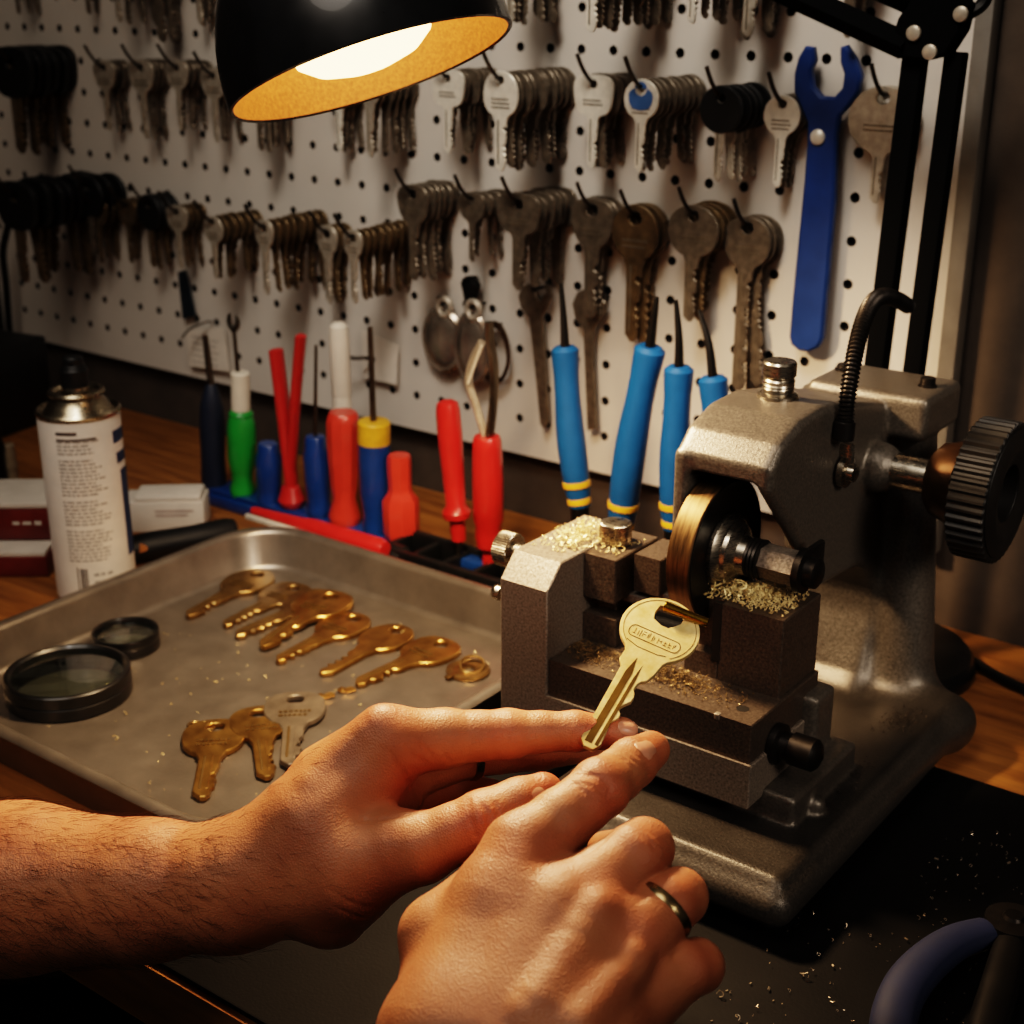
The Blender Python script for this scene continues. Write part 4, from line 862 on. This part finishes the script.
for cxx, pts, lb in ((0, [(186, 330), (224, 328), (230, 372), (190, 366)], 'pale paper tag with faint lines hanging behind the navy screwdriver'), (1, [(362, 330), (398, 346), (397, 385), (364, 378)], 'white card tag hanging on a wire hook behind the blue and yellow screwdriver')):
    o = flat_tool('paper_tag', pts, [], .6, .06, M_whitecard, lb, 'tag', 0)
    bm = B()
    if cxx == 0:
        for i in range(5): a, b = PZf(192, 337+6*i, .66), PZf(218, 336+6*i, .66); box2(bm, (a.x, WY-.66, a.z), (b.x-.3*(i % 2), WY-.62, a.z+.1))
        put('ruled_lines', bm, M_print, o); bm = B(); tube(bm, spline([PZf(182, 338, 2.4), PZf(190, 329, 2), PZf(206, 322, 1.2), PZf(212, 322, 0)], 5), .1, 6)
    else: tube(bm, spline([PZf(343, 352, 2.6), PZf(352, 358, 2.2), PZf(366, 358, 1.4), PZf(380, 360, 0)], 5), .17, 8)
    put('hook', bm, M_wire, o)
a, b = onY(342, 405, 80.5), onY(339, 322, 80.5); bm = B(); lathe(bm, [(0, 0), (.75, 0), (.8, .2), (.8, 5), (.72, 5.6), (.4, 5.9), (0, 5.95)], V((a.x, 80.5, b.z-5.95)), (0, 0, 1), 24)
cyl(bm, V((a.x, 80.5, .0)), V((a.x, 80.5, b.z-5.9)), .75, n=24)
one('marker_tube', bm, mat('milky_tube', '#d6cbbb', .35, vary=.04), (a.x, 80.5, 0), 'tall milky white tube standing behind the rack in front of the pegboard', 'tube')
# cables
bm = B(); tube(bm, spline([V((-34, 86.5, .35)), V((-30, 86, .35)), V((-27, 84.5, .35)), V((-22.5, 82.4, .35)), V((-15, 81.5, .35)), V((5, 83, .35))], 8), .32, 8)
one('power_cable', bm, M_tip, (-27, 84, .35), 'black power cable lying on the bench behind the machine', 'cable')
bm = B(); tube(bm, spline([onY(12, 190, 85.5), onY(8, 225, 85.5), onY(3, 252, 85.5), onY(6, 285, 85.8), onY(9, 325, 86), onY(12, 352, 86)], 8), .35, 8)
one('power_cable', bm, M_tip, onY(9, 325, 86), 'black cable hanging at the far end of the pegboard', 'cable')
# pliers lying at the bench front corner
M_bluedark = mat('blue_grip_dark', '#0a1533', .7, vary=.1, bump=.1)
a = onZ(985, 926, 1.3); t = thing('pliers', 'dark pliers with a thick curved blue grip lying on the mat near the front', 'pliers', a)
P = spline([onZ(986, 932, 1.4), onZ(950, 945, 1.5), onZ(915, 975, 1.5), onZ(896, 1010, 1.4), onZ(890, 1060, 1.4), onZ(892, 1120, 1.4)], 8); k = len(P)
bm = B(); tube(bm, P, [.75+.22*math.sin(PI*i/k) for i in range(k)], 16, flat=.8); put('handle', bm, M_bluedark, t)
P = spline([onZ(1010, 945, 1.3), onZ(1000, 985, 1.4), onZ(985, 1040, 1.4), onZ(980, 1110, 1.4)], 8); k = len(P); bm = B(); tube(bm, P, [.7+.1*math.sin(PI*i/k) for i in range(k)], 16, flat=.8); put('handle', bm, M_tip, t)
bm = B(); c = onZ(1012, 930, 1.3); lathe(bm, [(0, -.7), (1.25, -.7), (1.3, 0), (1.25, .6), (.5, .7), (.4, .85), (0, .85)], c, n=24); tube(bm, [c, c+V((1.6, 1.4, 0)), c+V((3.2, 2.7, -.1))], [1.1, .9, .4], 12, flat=.7); put('jaw', bm, M_dark, t)
# ================================================================ work lamp
M_stand = mat('stand_black', '#060606', .85, vary=.1, spec=.06); M_shade = mat('black_shade', '#0b0b0c', .3, vary=.1, coat=.3); M_inner = mat('lamp_inner', '#c08f58', .5, .1, vary=.2, vs=500, bump=.3, bs=700)
LC = Cd(370, 66, 70)                                  # centre of the opening
fr, rt, up_ = ray(370, 66).normalized(), V((cy, sy, 0)), None
up_ = rt.cross(fr).normalized()
la = (rt*.29 - up_*.93 - fr*.165).normalized()        # direction the opening faces
LR = 7.15
lamp = thing('desk_lamp', 'black dome work lamp glowing warm over the tray, held by a black parallel-arm stand', 'lamp', (-31.5, 80.5, 0))
def shade_prof(r): return [(r*math.sin(a)**.8, -r*1.12*math.cos(a)) for a in [PI/2*i/14 for i in range(2, 15)]]
bm = B(); outp = shade_prof(LR); inn = shade_prof(LR-.22)
lathe(bm, [(1.7, outp[0][1]-.1)]+outp+[(LR, .25), (LR-.1, .32), (LR-.22, .25)], LC, la, 64); shd = put('shade', bm, M_shade, lamp)
bm = B(); lathe(bm, [(0, inn[0][1]+.05)]+inn+[(LR-.22, .22)], LC, la, 64); put('reflector', bm, M_inner, shd)
bm = B(); lathe(bm, [(0, -9.6), (1.5, -9.6), (1.85, -9.2), (1.85, -7.2), (0, -7.2)], LC, la, 32); put('socket', bm, M_shade, shd)
M_bulb = mat('bulb_glow', '#ffce8c', .4, emit=6)
bm = B(); lathe(bm, [(0, .15), (1.4, .05), (2.6, -.3), (3.4, -.9), (3.7, -1.7), (3.4, -3.0), (2.4, -4.9), (1.6, -6.4), (1.3, -7.2), (0, -7.2)], LC, la, 40); put('bulb', bm, M_bulb, shd)
J = onY(928, 32, 80.5)
for px0, px1, w in ((908, 876, 1.9), (948, 914, 1.7)):
    a, b = onY(px0, 118, 80.5), onY(px1, 372, 80.5); d = (b-a)/(a.z-b.z); bt = b+d*(b.z-1.5); tp = a-d*(J.z-1-a.z)
    bm = B(); c = (bt+tp)/2; Rz = (tp-bt).to_track_quat('Z', 'X').to_matrix(); box(bm, c, (w*.62, w*.62, (tp-bt).length), .1, 2, Rz); put('post', bm, M_stand, lamp)
bm = B(); lathe(bm, [(0, 0), (6, 0), (6, .6), (5.6, 1.2), (1.4, 1.8), (0, 1.8)], (-31.5, 81.2, 0), n=40); put('base_plate', bm, M_shade, lamp)
pl = [onY(x, y, 80) for x, y in ((893, 48), (903, 18), (920, -8), (960, -12), (972, 5), (966, 30), (950, 55), (930, 60), (905, 58))]
c = sum(pl, V((0, 0, 0)))/len(pl); bm = B(); plate(bm, [(p.x-c.x, p.z-c.z) for p in pl], [], 1.5, frame(c, (1, 0, 0), (0, 0, 1)), .15); jt = put('joint_plate', bm, M_stand, lamp)
for px, py in ((914, 33), (961, 14), (930, 52)):
    bm = B(); q = onY(px, py, 79.2); lathe(bm, [(0, 0), (.42, 0), (.4, .15), (.25, .22), (0, .2)], q, (0, -1, 0), 16); put('screw', bm, M_nickel, jt)
TOPL = LC-la*9.4
e1 = onY(800, -2, 79.0); e0 = onY(905, 46, 79.6); far = Cd(600, -260, 73)
for off in (0, 2.4):
    bm = B(); P = [e0+V((0, 0, off)), e1+V((0, 0, off)), e1+(e1-e0)*.55+V((0, 0, off))]; P.append(P[2]+(TOPL+V((3.5, 4, 9+off))-P[2])*.75)
    tube(bm, P, .75, 4, flat=1.0, up=(0, 1, 0)); put('arm', bm, M_stand, lamp)
bm = B(); tube(bm, spline([P[3]-V((0, 0, 2)), TOPL+V((1.5, 2, 6)), TOPL+V((.3, .3, 1.5)), TOPL], 6), .8, 12); put('neck', bm, M_shade, lamp)
bm = B(); tube(bm, spline([onY(968, 14, 80.6), onY(984, 2, 81), onY(990, -25, 81), onY(970, -60, 80)], 6), .35, 8); put('cord', bm, M_tip, lamp)
# ================================================================ the locksmith's two hands
def skin():
    m = bpy.data.materials.new('skin'); m.use_nodes = True; nt = m.node_tree; N = nt.nodes; L = nt.links; b = N['Principled BSDF']
    tc = N.new('ShaderNodeTexCoord'); n = N.new('ShaderNodeTexNoise'); n.inputs['Scale'].default_value = 45; n.inputs['Detail'].default_value = 6
    at = N.new('ShaderNodeAttribute'); at.attribute_name = 'flush'
    L.new(tc.outputs['Object'], n.inputs['Vector'])
    rp = N.new('ShaderNodeValToRGB'); rp.color_ramp.elements[0].position = .3; rp.color_ramp.elements[1].position = .72
    rp.color_ramp.elements[0].color = lin('#9c5f3f'); rp.color_ramp.elements[1].color = lin('#b87a54'); L.new(n.outputs['Fac'], rp.inputs['Fac'])
    mx = N.new('ShaderNodeMix'); mx.data_type = 'RGBA'; L.new(at.outputs['Fac'], mx.inputs['Factor']); L.new(rp.outputs['Color'], mx.inputs['A']); mx.inputs['B'].default_value = lin('#b8583c')
    L.new(mx.outputs['Result'], b.inputs['Base Color']); b.inputs['Roughness'].default_value = .5
    b.inputs['Subsurface Weight'].default_value = .12; b.inputs['Subsurface Radius'].default_value = (1, .3, .15); b.inputs['Subsurface Scale'].default_value = .004
    vo = N.new('ShaderNodeTexVoronoi'); vo.inputs['Scale'].default_value = 1300; L.new(tc.outputs['Object'], vo.inputs['Vector'])
    n2 = N.new('ShaderNodeTexNoise'); n2.inputs['Scale'].default_value = 420; n2.inputs['Detail'].default_value = 5; L.new(tc.outputs['Object'], n2.inputs['Vector'])
    ad = N.new('ShaderNodeMath'); ad.operation = 'ADD'; L.new(vo.outputs['Distance'], ad.inputs[0]); L.new(n2.outputs['Fac'], ad.inputs[1])
    bp = N.new('ShaderNodeBump'); bp.inputs['Strength'].default_value = .42; bp.inputs['Distance'].default_value = .0004; L.new(ad.outputs[0], bp.inputs['Height']); L.new(bp.outputs['Normal'], b.inputs['Normal'])
    return m
M_skin = skin(); M_nail = mat('nail', '#c98e72', .3, vary=.05, sss=.1); M_ring = mat('ring_metal', '#a08a66', .25, 1, vary=.1)
M_hair = mat('arm_hair', '#3a2416', .6, vary=.1)
person = thing('person', 'person seen as two bare hands and a hairy forearm holding the brass key', 'person', (-45, 40, 4))
def P3(t): return np.array(Cd(t[0], t[1], t[2])), t[3]
NS = {}
def spl2(pts): return [(p.x, p.y) for p in spline([(x, y, 0) for x, y in pts], 4)]
def cr(*pts): return [(300+x/2.327, 664+y/2.327) for x, y in pts]
def hand(name, bones, fingers, creases, ridges, nailpts, lo, hi, flush, h=.085, kp=.55):
    F = Field(lo, hi, h)
    for a, b, k in bones:
        (pa, ra), (pb, rb) = P3(a), P3(b); G = F.view([pa, pb], max(ra, rb)+1.5); G.add(G.cone(pa, pb, ra, rb), k)
    fd = np.full_like(F.d, 99.)
    for chain, kk in fingers:
        c = None; G = F.view([P3(t)[0] for t in chain], 2.6)
        for a, b in zip(chain, chain[1:]):
            (pa, ra), (pb, rb) = P3(a), P3(b); d = G.cone(pa, pb, ra, rb); c = d if c is None else F.smin(c, d, .22)
        fd[G.sl] = F.smin(fd[G.sl], c, kk)
    F.add(fd, kp)
    def surf(px, py):
        o, r_ = np.array(EYE), np.array(ray(px, py)); ds = np.arange(42, 68, .04); Q = o+ds[:, None]*r_
        I = np.round((Q-F.lo)/F.h).astype(int); ok = ((I >= 0) & (I < np.array(F.d.shape))).all(1); I = np.clip(I, 0, np.array(F.d.shape)-2)
        v = np.where(ok, F.d[tuple(I.T)], 9.); k = np.argmax(v < 0)
        if v[k] >= 0: return None, None
        i = np.clip(I[k], 2, np.array(F.d.shape)-3); g = np.array([F.d[tuple(i+e)]-F.d[tuple(i-e)] for e in 2*np.eye(3, dtype=int)]); g /= np.linalg.norm(g)+1e-9
        return Q[k]+r_*F.d[tuple(I[k])], g
    for pts, r, out in ridges:
        S_ = [surf(*p) for p in spl2(pts)]; S_ = [a-n*(r-out) for a, n in S_ if a is not None]
        c = None
        if not S_: continue
        G = F.view(S_, r+1.2)
        for a, b in zip(S_, S_[1:]): d = G.cone(a, b, r, r); c = d if c is None else np.minimum(c, d)
        if c is not None: G.add(c, .45)
    for pts, r in creases:
        r *= 1.5
        S_ = [surf(*p) for p in spl2(pts)]; S_ = [a+n*r*.35 for a, n in S_ if a is not None]; m = len(S_)-1; c = None
        if not S_: continue
        G = F.view(S_, .5)
        for i, (a, b) in enumerate(zip(S_, S_[1:])):
            if np.linalg.norm(a-b) > .9: continue
            w = lambda t: r*(.35+.65*math.sin(PI*t)); d = G.cone(a, b, w(i/m), w((i+1)/m)); c = d if c is None else np.minimum(c, d)
        if c is not None: G.cut(c, .09)
    NS[name] = [surf(*p) for p in nailpts]
    me = F.mesh(name, M_skin, (-45, 40, 4)); del F
    co = np.array([v.co for v in me.vertices])/S+np.array((-45, 40, 4)); fl = np.zeros(len(co))
    for p, r, w in flush:
        q = np.array(Cd(*p)); fl = np.maximum(fl, w*np.exp(-((co-q)**2).sum(1)/(r*r)))
    at = me.attributes.new('flush', 'FLOAT', 'POINT'); at.data.foreach_set('value', fl.astype(np.float32))
    return link(name, me, person, V((-45, 40, 4)))
def bounds(items, pad):
    P = np.array([P3(t)[0] for t in items]); return P.min(0)-pad, P.max(0)+pad
# ---- hand coming from the far side of the tray: index finger stretched, thumb towards us
wr_ = (232, 886, 58.5, 2.35)
LB = [((-430, 905, 69, 4.9), (-130, 884, 63, 3.9), .8), ((-130, 884, 63, 3.9), (20, 888, 61, 3.45), .5), ((20, 888, 61, 3.45), (150, 890, 59.4, 2.75), .8), ((150, 890, 59.4, 2.75), wr_, .8),
      (wr_, (320, 826, 58, 2.35), .9), ((320, 826, 58, 2.35), (390, 748, 58.4, 1.45), .7), (wr_, (345, 868, 57.2, 2.25), .9),
      ((320, 850, 58.5, 2.2), (388, 792, 60.0, 1.5), .8), ((345, 868, 57.2, 2.0), (392, 846, 56.6, 1.5), .6), ((330, 780, 58.6, 1.6), (386, 735, 58.2, 1.15), .5), ((330, 900, 58, 1.9), (390, 860, 58.5, 1.2), .6)]
LF = [([(388, 744, 58.3, 1.42), (445, 738, 58.9, 1.2), (478, 736, 59.1, 1.02), (508, 734, 59.3, 1.02), (540, 732, 59.4, .84), (575, 731, 59.5, .82), (622, 733, 59.7, .66)], .06),
      ([(372, 862, 56.8, 1.55), (422, 848, 56.0, 1.36), (454, 834, 55.8, 1.16), (484, 822, 55.8, 1.22), (520, 804, 56.2, 1.02), (543, 793, 56.6, .82)], .06),
      ([(388, 776, 60.4, 1.25), (470, 756, 62.2, .92), (540, 752, 62.8, .78), (590, 748, 62.6, .6)], .06),
      ([(385, 808, 60.8, 1.2), (455, 790, 63.0, .95), (490, 800, 62.4, .85), (470, 815, 60.8, .7)], .06),
      ([(376, 838, 60.6, 1.1), (425, 822, 62.4, .85), (450, 828, 61.8, .75), (430, 838, 60.4, .62)], .06)]
LCR = [(cr((393, 318), (397, 365), (412, 408)), .085), (cr((412, 312), (432, 342), (440, 382), (430, 412)), .075), (cr((440, 306), (456, 330), (462, 366)), .06), (cr((425, 330), (445, 352), (450, 385)), .05),
       (cr((205, 200), (240, 255), (262, 300), (272, 335)), .1), (cr((238, 180), (265, 215), (300, 232)), .07), (cr((275, 182), (297, 205), (318, 228)), .07), (cr((330, 200), (345, 222), (350, 236)), .05),
       (cr((125, 365), (180, 362), (240, 352), (272, 340)), .07), (cr((478, 118), (482, 160), (478, 205)), .045), (cr((468, 110), (470, 150), (466, 200)), .035), (cr((628, 122), (630, 160), (626, 198)), .035),
       (cr((60, 520), (130, 560), (210, 572)), .05), (cr((70, 560), (140, 590), (205, 590)), .04)]
LRG = [(cr((175, 110), (120, 160), (20, 260)), .6, .04)]
lo, hi = bounds([a for a, b, k in LB]+[b for a, b, k in LB]+[x for c, _ in LF for x in c], 2.6)
ext = Cd(-430, 905, 69); lo = np.minimum(lo, np.array(ext)-5.4); hi = np.maximum(hi, np.array(ext)+5.4)
la_ = hand('left_arm', LB, LF, LCR, LRG, [(539, 792), (627, 726)], lo, hi, [((475, 818, 54.8), 1.0, .5), ((545, 790, 56), .9, .55), ((600, 731, 59), 1.0, .5), ((505, 734, 58.5), .9, .3), ((410, 785, 57.5), 1.3, .5), ((385, 712, 57.5), 1.2, .25)])
# ---- hand coming up from the bench front: back of the hand towards us
RB = [((490, 1780, 37, 4.2), (508, 1195, 45.3, 3.3), .8), ((455, 1190, 45.5, 2.6), (455, 1040, 47.6, 2.4), .8), ((560, 1200, 45.5, 2.4), (575, 1050, 46.9, 2.3), .8), ((455, 1040, 47.6, 2.4), (500, 900, 50.2, 1.65), 1.0), ((575, 1050, 46.9, 2.3), (648, 985, 48.4, 1.25), .9),
      ((505, 1050, 46.9, 2.4), (560, 920, 49.4, 1.85), .9), ((560, 1030, 47, 2.2), (612, 935, 49.0, 1.55), .8), ((500, 905, 50.0, 1.7), (522, 852, 50.9, 1.3), .6), ((560, 920, 49.4, 1.75), (602, 885, 49.9, 1.25), .6), ((612, 935, 49.0, 1.5), (642, 932, 48.9, 1.15), .6),
      ((450, 1030, 49.2, 1.9), (438, 935, 50.6, 1.25), .8), ((438, 935, 50.6, 1.2), (500, 880, 52.6, 1.1), .6),
      ((528, 1075, 44.75, .5), (605, 905, 48.55, .42), .8), ((500, 1060, 45.2, .45), (520, 865, 49.75, .4), .8), ((560, 1070, 44.85, .4), (642, 945, 47.75, .36), .8)]
RF = [([(522, 852, 50.9, 1.34), (562, 820, 51.6, 1.14), (582, 804, 52.0, 1.04), (600, 788, 52.6, 1.09), (618, 775, 53.7, .95), (632, 763, 54.6, .94), (651, 750, 55.9, .74)], .05),
      ([(602, 886, 49.9, 1.25), (634, 856, 50.4, 1.08), (644, 848, 51.0, 1.04), (632, 852, 53.2, .9), (606, 850, 54.8, .72)], .05),
      ([(642, 932, 48.9, 1.15), (668, 905, 49.5, 1.02), (679, 897, 50.1, .98), (664, 908, 52.4, .86), (632, 905, 54.0, .7)], .05),
      ([(652, 992, 48.1, 1.05), (684, 970, 48.7, .94), (697, 966, 49.2, .9), (682, 980, 51.2, .78), (652, 980, 52.6, .64)], .05),
      ([(440, 935, 51.2, 1.3), (500, 880, 53.4, 1.15), (550, 830, 55.6, 1.0), (596, 790, 57.2, .78)], .05)]
RCR = [(cr((618, 264), (655, 256), (697, 262), (722, 288), (712, 308)), .075), (cr((638, 278), (672, 280), (704, 300)), .06), (cr((628, 270), (655, 292), (690, 312)), .06), (cr((650, 262), (690, 272), (712, 292)), .04),
       (cr((742, 200), (765, 214), (788, 236)), .06), (cr((752, 194), (778, 208), (798, 224)), .05), (cr((735, 210), (755, 224), (775, 244)), .04),
       (cr((770, 385), (800, 400), (835, 440)), .05), (cr((785, 378), (820, 395), (848, 428)), .04), (cr((780, 560), (800, 545), (815, 528)), .06), (cr((650, 455), (690, 425), (720, 400)), .05), (cr((865, 690), (880, 670), (905, 655)), .06)]
RRG = [(cr((690, 560), (640, 630), (580, 720), (520, 800)), .6, .065), (cr((800, 690), (730, 750), (660, 830)), .5, .04)]
lo, hi = bounds([b for a, b, k in RB]+[a for a, b, k in RB[:3]]+[x for c, _ in RF for x in c]+[(455, 1150, 46, 2)], 2.8)
lo = np.minimum(lo, np.array(Cd(490, 1780, 37))-4.8); hi = np.maximum(hi, np.array(Cd(490, 1780, 37))+4.8)
ra_ = hand('right_arm', RB, RF, RCR, RRG, [(649, 746)], lo, hi, [((648, 755, 55), 1.1, .5), ((602, 788, 51.5), 1.0, .45), ((515, 850, 49.6), 1.3, .35), ((604, 890, 48.8), 1.2, .4), ((640, 848, 50), 1.0, .4), ((642, 935, 47.8), 1.1, .35), ((677, 897, 49.2), .9, .4), ((697, 966, 48.4), .9, .35)])
# nails
def nail(arm, sn, tipdir, w, l):
    t, n = V(tipdir).normalized(), V(sn[1]).normalized(); t = (t-n*n.dot(t)).normalized(); x = t.cross(n); c = V(sn[0])+n*.035; bm = B(); g = []
    for i in range(9):
        row = []; u = -1+2*i/8
        for j in range(13):
            v_ = -1+2*j/12; k = (1-abs(u)**3.5)**.3 if abs(u) < 1 else .35
            row.append(bm.verts.new(c+t*(u*l)+x*(v_*w*max(.35, k))-n*(.16*w/.5*(v_*max(.35, k))**2*1.5+(.11*l/.6)*u*u-(0 if abs(v_) < .98 and abs(u) < .98 else -.05))))
        g.append(row)
    for i in range(8):
        for j in range(12): bm.faces.new((g[i][j], g[i][j+1], g[i+1][j+1], g[i+1][j]))
    put('fingernail', bm, M_nail, arm)
def d3(a, b): return Cd(*b)-Cd(*a)
NAILS = True
toE = lambda p: (EYE-Cd(*p)).normalized()
UPI = V((0, 0, 1))
nail(ra_, NS['right_arm'][0], d3((632, 763, 54.6), (651, 750, 55.9)), .52, .6)
nail(la_, NS['left_arm'][0], d3((520, 804, 56.2), (543, 793, 56.6)), .5, .62)
nail(la_, NS['left_arm'][1], d3((575, 731, 59.5), (622, 733, 59.7)), .4, .5)
# rings
def band(arm, a, b, t, r, lb):
    pa, pb = Cd(*a), Cd(*b); d = pb-pa; c = pa+d*t; bm = B()
    lathe(bm, [(r, -.2), (r+.1, -.17), (r+.14, 0), (r+.1, .17), (r, .2), (r-.06, 0), (r, -.2)], c, d, 64); o = put('finger_ring', bm, M_ring, arm); o['label'] = lb
band(ra_, (642, 932, 48.9), (668, 905, 49.5), .8, 1.03, 'plain gold wedding band')
band(la_, (388, 776, 60.4), (470, 756, 62.2), 1.0, .94, 'steel-coloured finger ring')
# forearm hair
bm = B(); r = random.Random(9); me = la_.data; nv = len(me.vertices); done = 0; tries = 0
wrist = V(Cd(150, 890, 59.4)); fdir = (Cd(232, 886, 58.5)-Cd(20, 888, 61)).normalized()
while done < 1500 and tries < 60000:
    tries += 1; v = me.vertices[r.randrange(nv)]; p = v.co/S+V((-45, 40, 4)); px, py, d = proj(p)
    if px > 330 or px < -30: continue
    n = v.normal
    if n.dot((EYE-p).normalized()) < -.1: continue
    if px > 220 and r.random() > .35*(330-px)/110: continue
    ln = r.uniform(.5, 1.2); t = (fdir*(.7+r.uniform(-.4, .4))+V((0, 0, -.55*r.uniform(-.3, 1.2)))+n*.35); t = (t-n*t.dot(n)*.8).normalized(); b_ = n*r.uniform(.04, .12)
    tube(bm, [p-n*.02, p+t*ln*.5+b_, p+t*ln+b_*.6], [.006, .005, .002], 3, cap=False); done += 1
o = put('arm_hair', bm, M_hair, la_); o['kind'] = 'stuff'
# ================================================================ light, world, camera
def light(name, kind, loc, energy, colr, **kw):
    l = bpy.data.lights.new(name, kind); l.energy = energy; l.color = colr
    for k, v in kw.items(): setattr(l, k, v)
    o = bpy.data.objects.new(name, l); col.objects.link(o); o.location = V(loc)*S; return o
o = light('lamp_light', 'SPOT', LC+la*.45, 19, (1, .69, .41), spot_size=math.radians(146), spot_blend=.6, shadow_soft_size=.028)
o.rotation_euler = la.to_track_quat('-Z', 'Y').to_euler()
o = light('wall_fill_spot', 'SPOT', (-35, 15, 115), 30, (1, .92, .83), spot_size=math.radians(50), spot_blend=1, shadow_soft_size=.12); o.rotation_euler = (V((-58, 88, 28))-V((-35, 15, 115))).to_track_quat('-Z', 'Y').to_euler()  # unseen spot, added to keep the pegboard wall bright
o = light('ceiling_fill', 'AREA', (-40, -25, 140), 6, (1, .88, .76), shape='DISK', size=.9); o.rotation_euler = (V((-60, 75, 15))-V((-30, -20, 150))).to_track_quat('-Z', 'Y').to_euler()
o = light('machine_fill_spot', 'SPOT', (48, 30, 62), 42, (1, .86, .72), spot_size=math.radians(24), spot_blend=1, shadow_soft_size=.2); o.rotation_euler = (V((-28, 66, 14))-V((48, 30, 62))).to_track_quat('-Z', 'Y').to_euler()  # unseen narrow spot, added to lift the machine's dark side
w = bpy.data.worlds.new('world'); bpy.context.scene.world = w; w.use_nodes = True; w.node_tree.nodes['Background'].inputs[0].default_value = (1, .88, .76, 1); w.node_tree.nodes['Background'].inputs[1].default_value = .035
cd = bpy.data.cameras.new('camera'); cam = bpy.data.objects.new('camera', cd); col.objects.link(cam); cam.location = EYE*S
cam.rotation_euler = (PI/2-PITCH, 0, YAW); cd.sensor_width = 36; cd.lens = FPX/1024*36; cd.clip_start = .01
cd.dof.use_dof = True; cd.dof.focus_distance = .61; cd.dof.aperture_fstop = 13
sc = bpy.context.scene; sc.camera = cam
sc.view_settings.view_transform = 'Filmic'; sc.view_settings.look = 'High Contrast'; sc.view_settings.exposure = .22
sc.cycles.use_denoising = True; sc.cycles.max_bounces = 8; sc.cycles.sample_clamp_indirect = 4
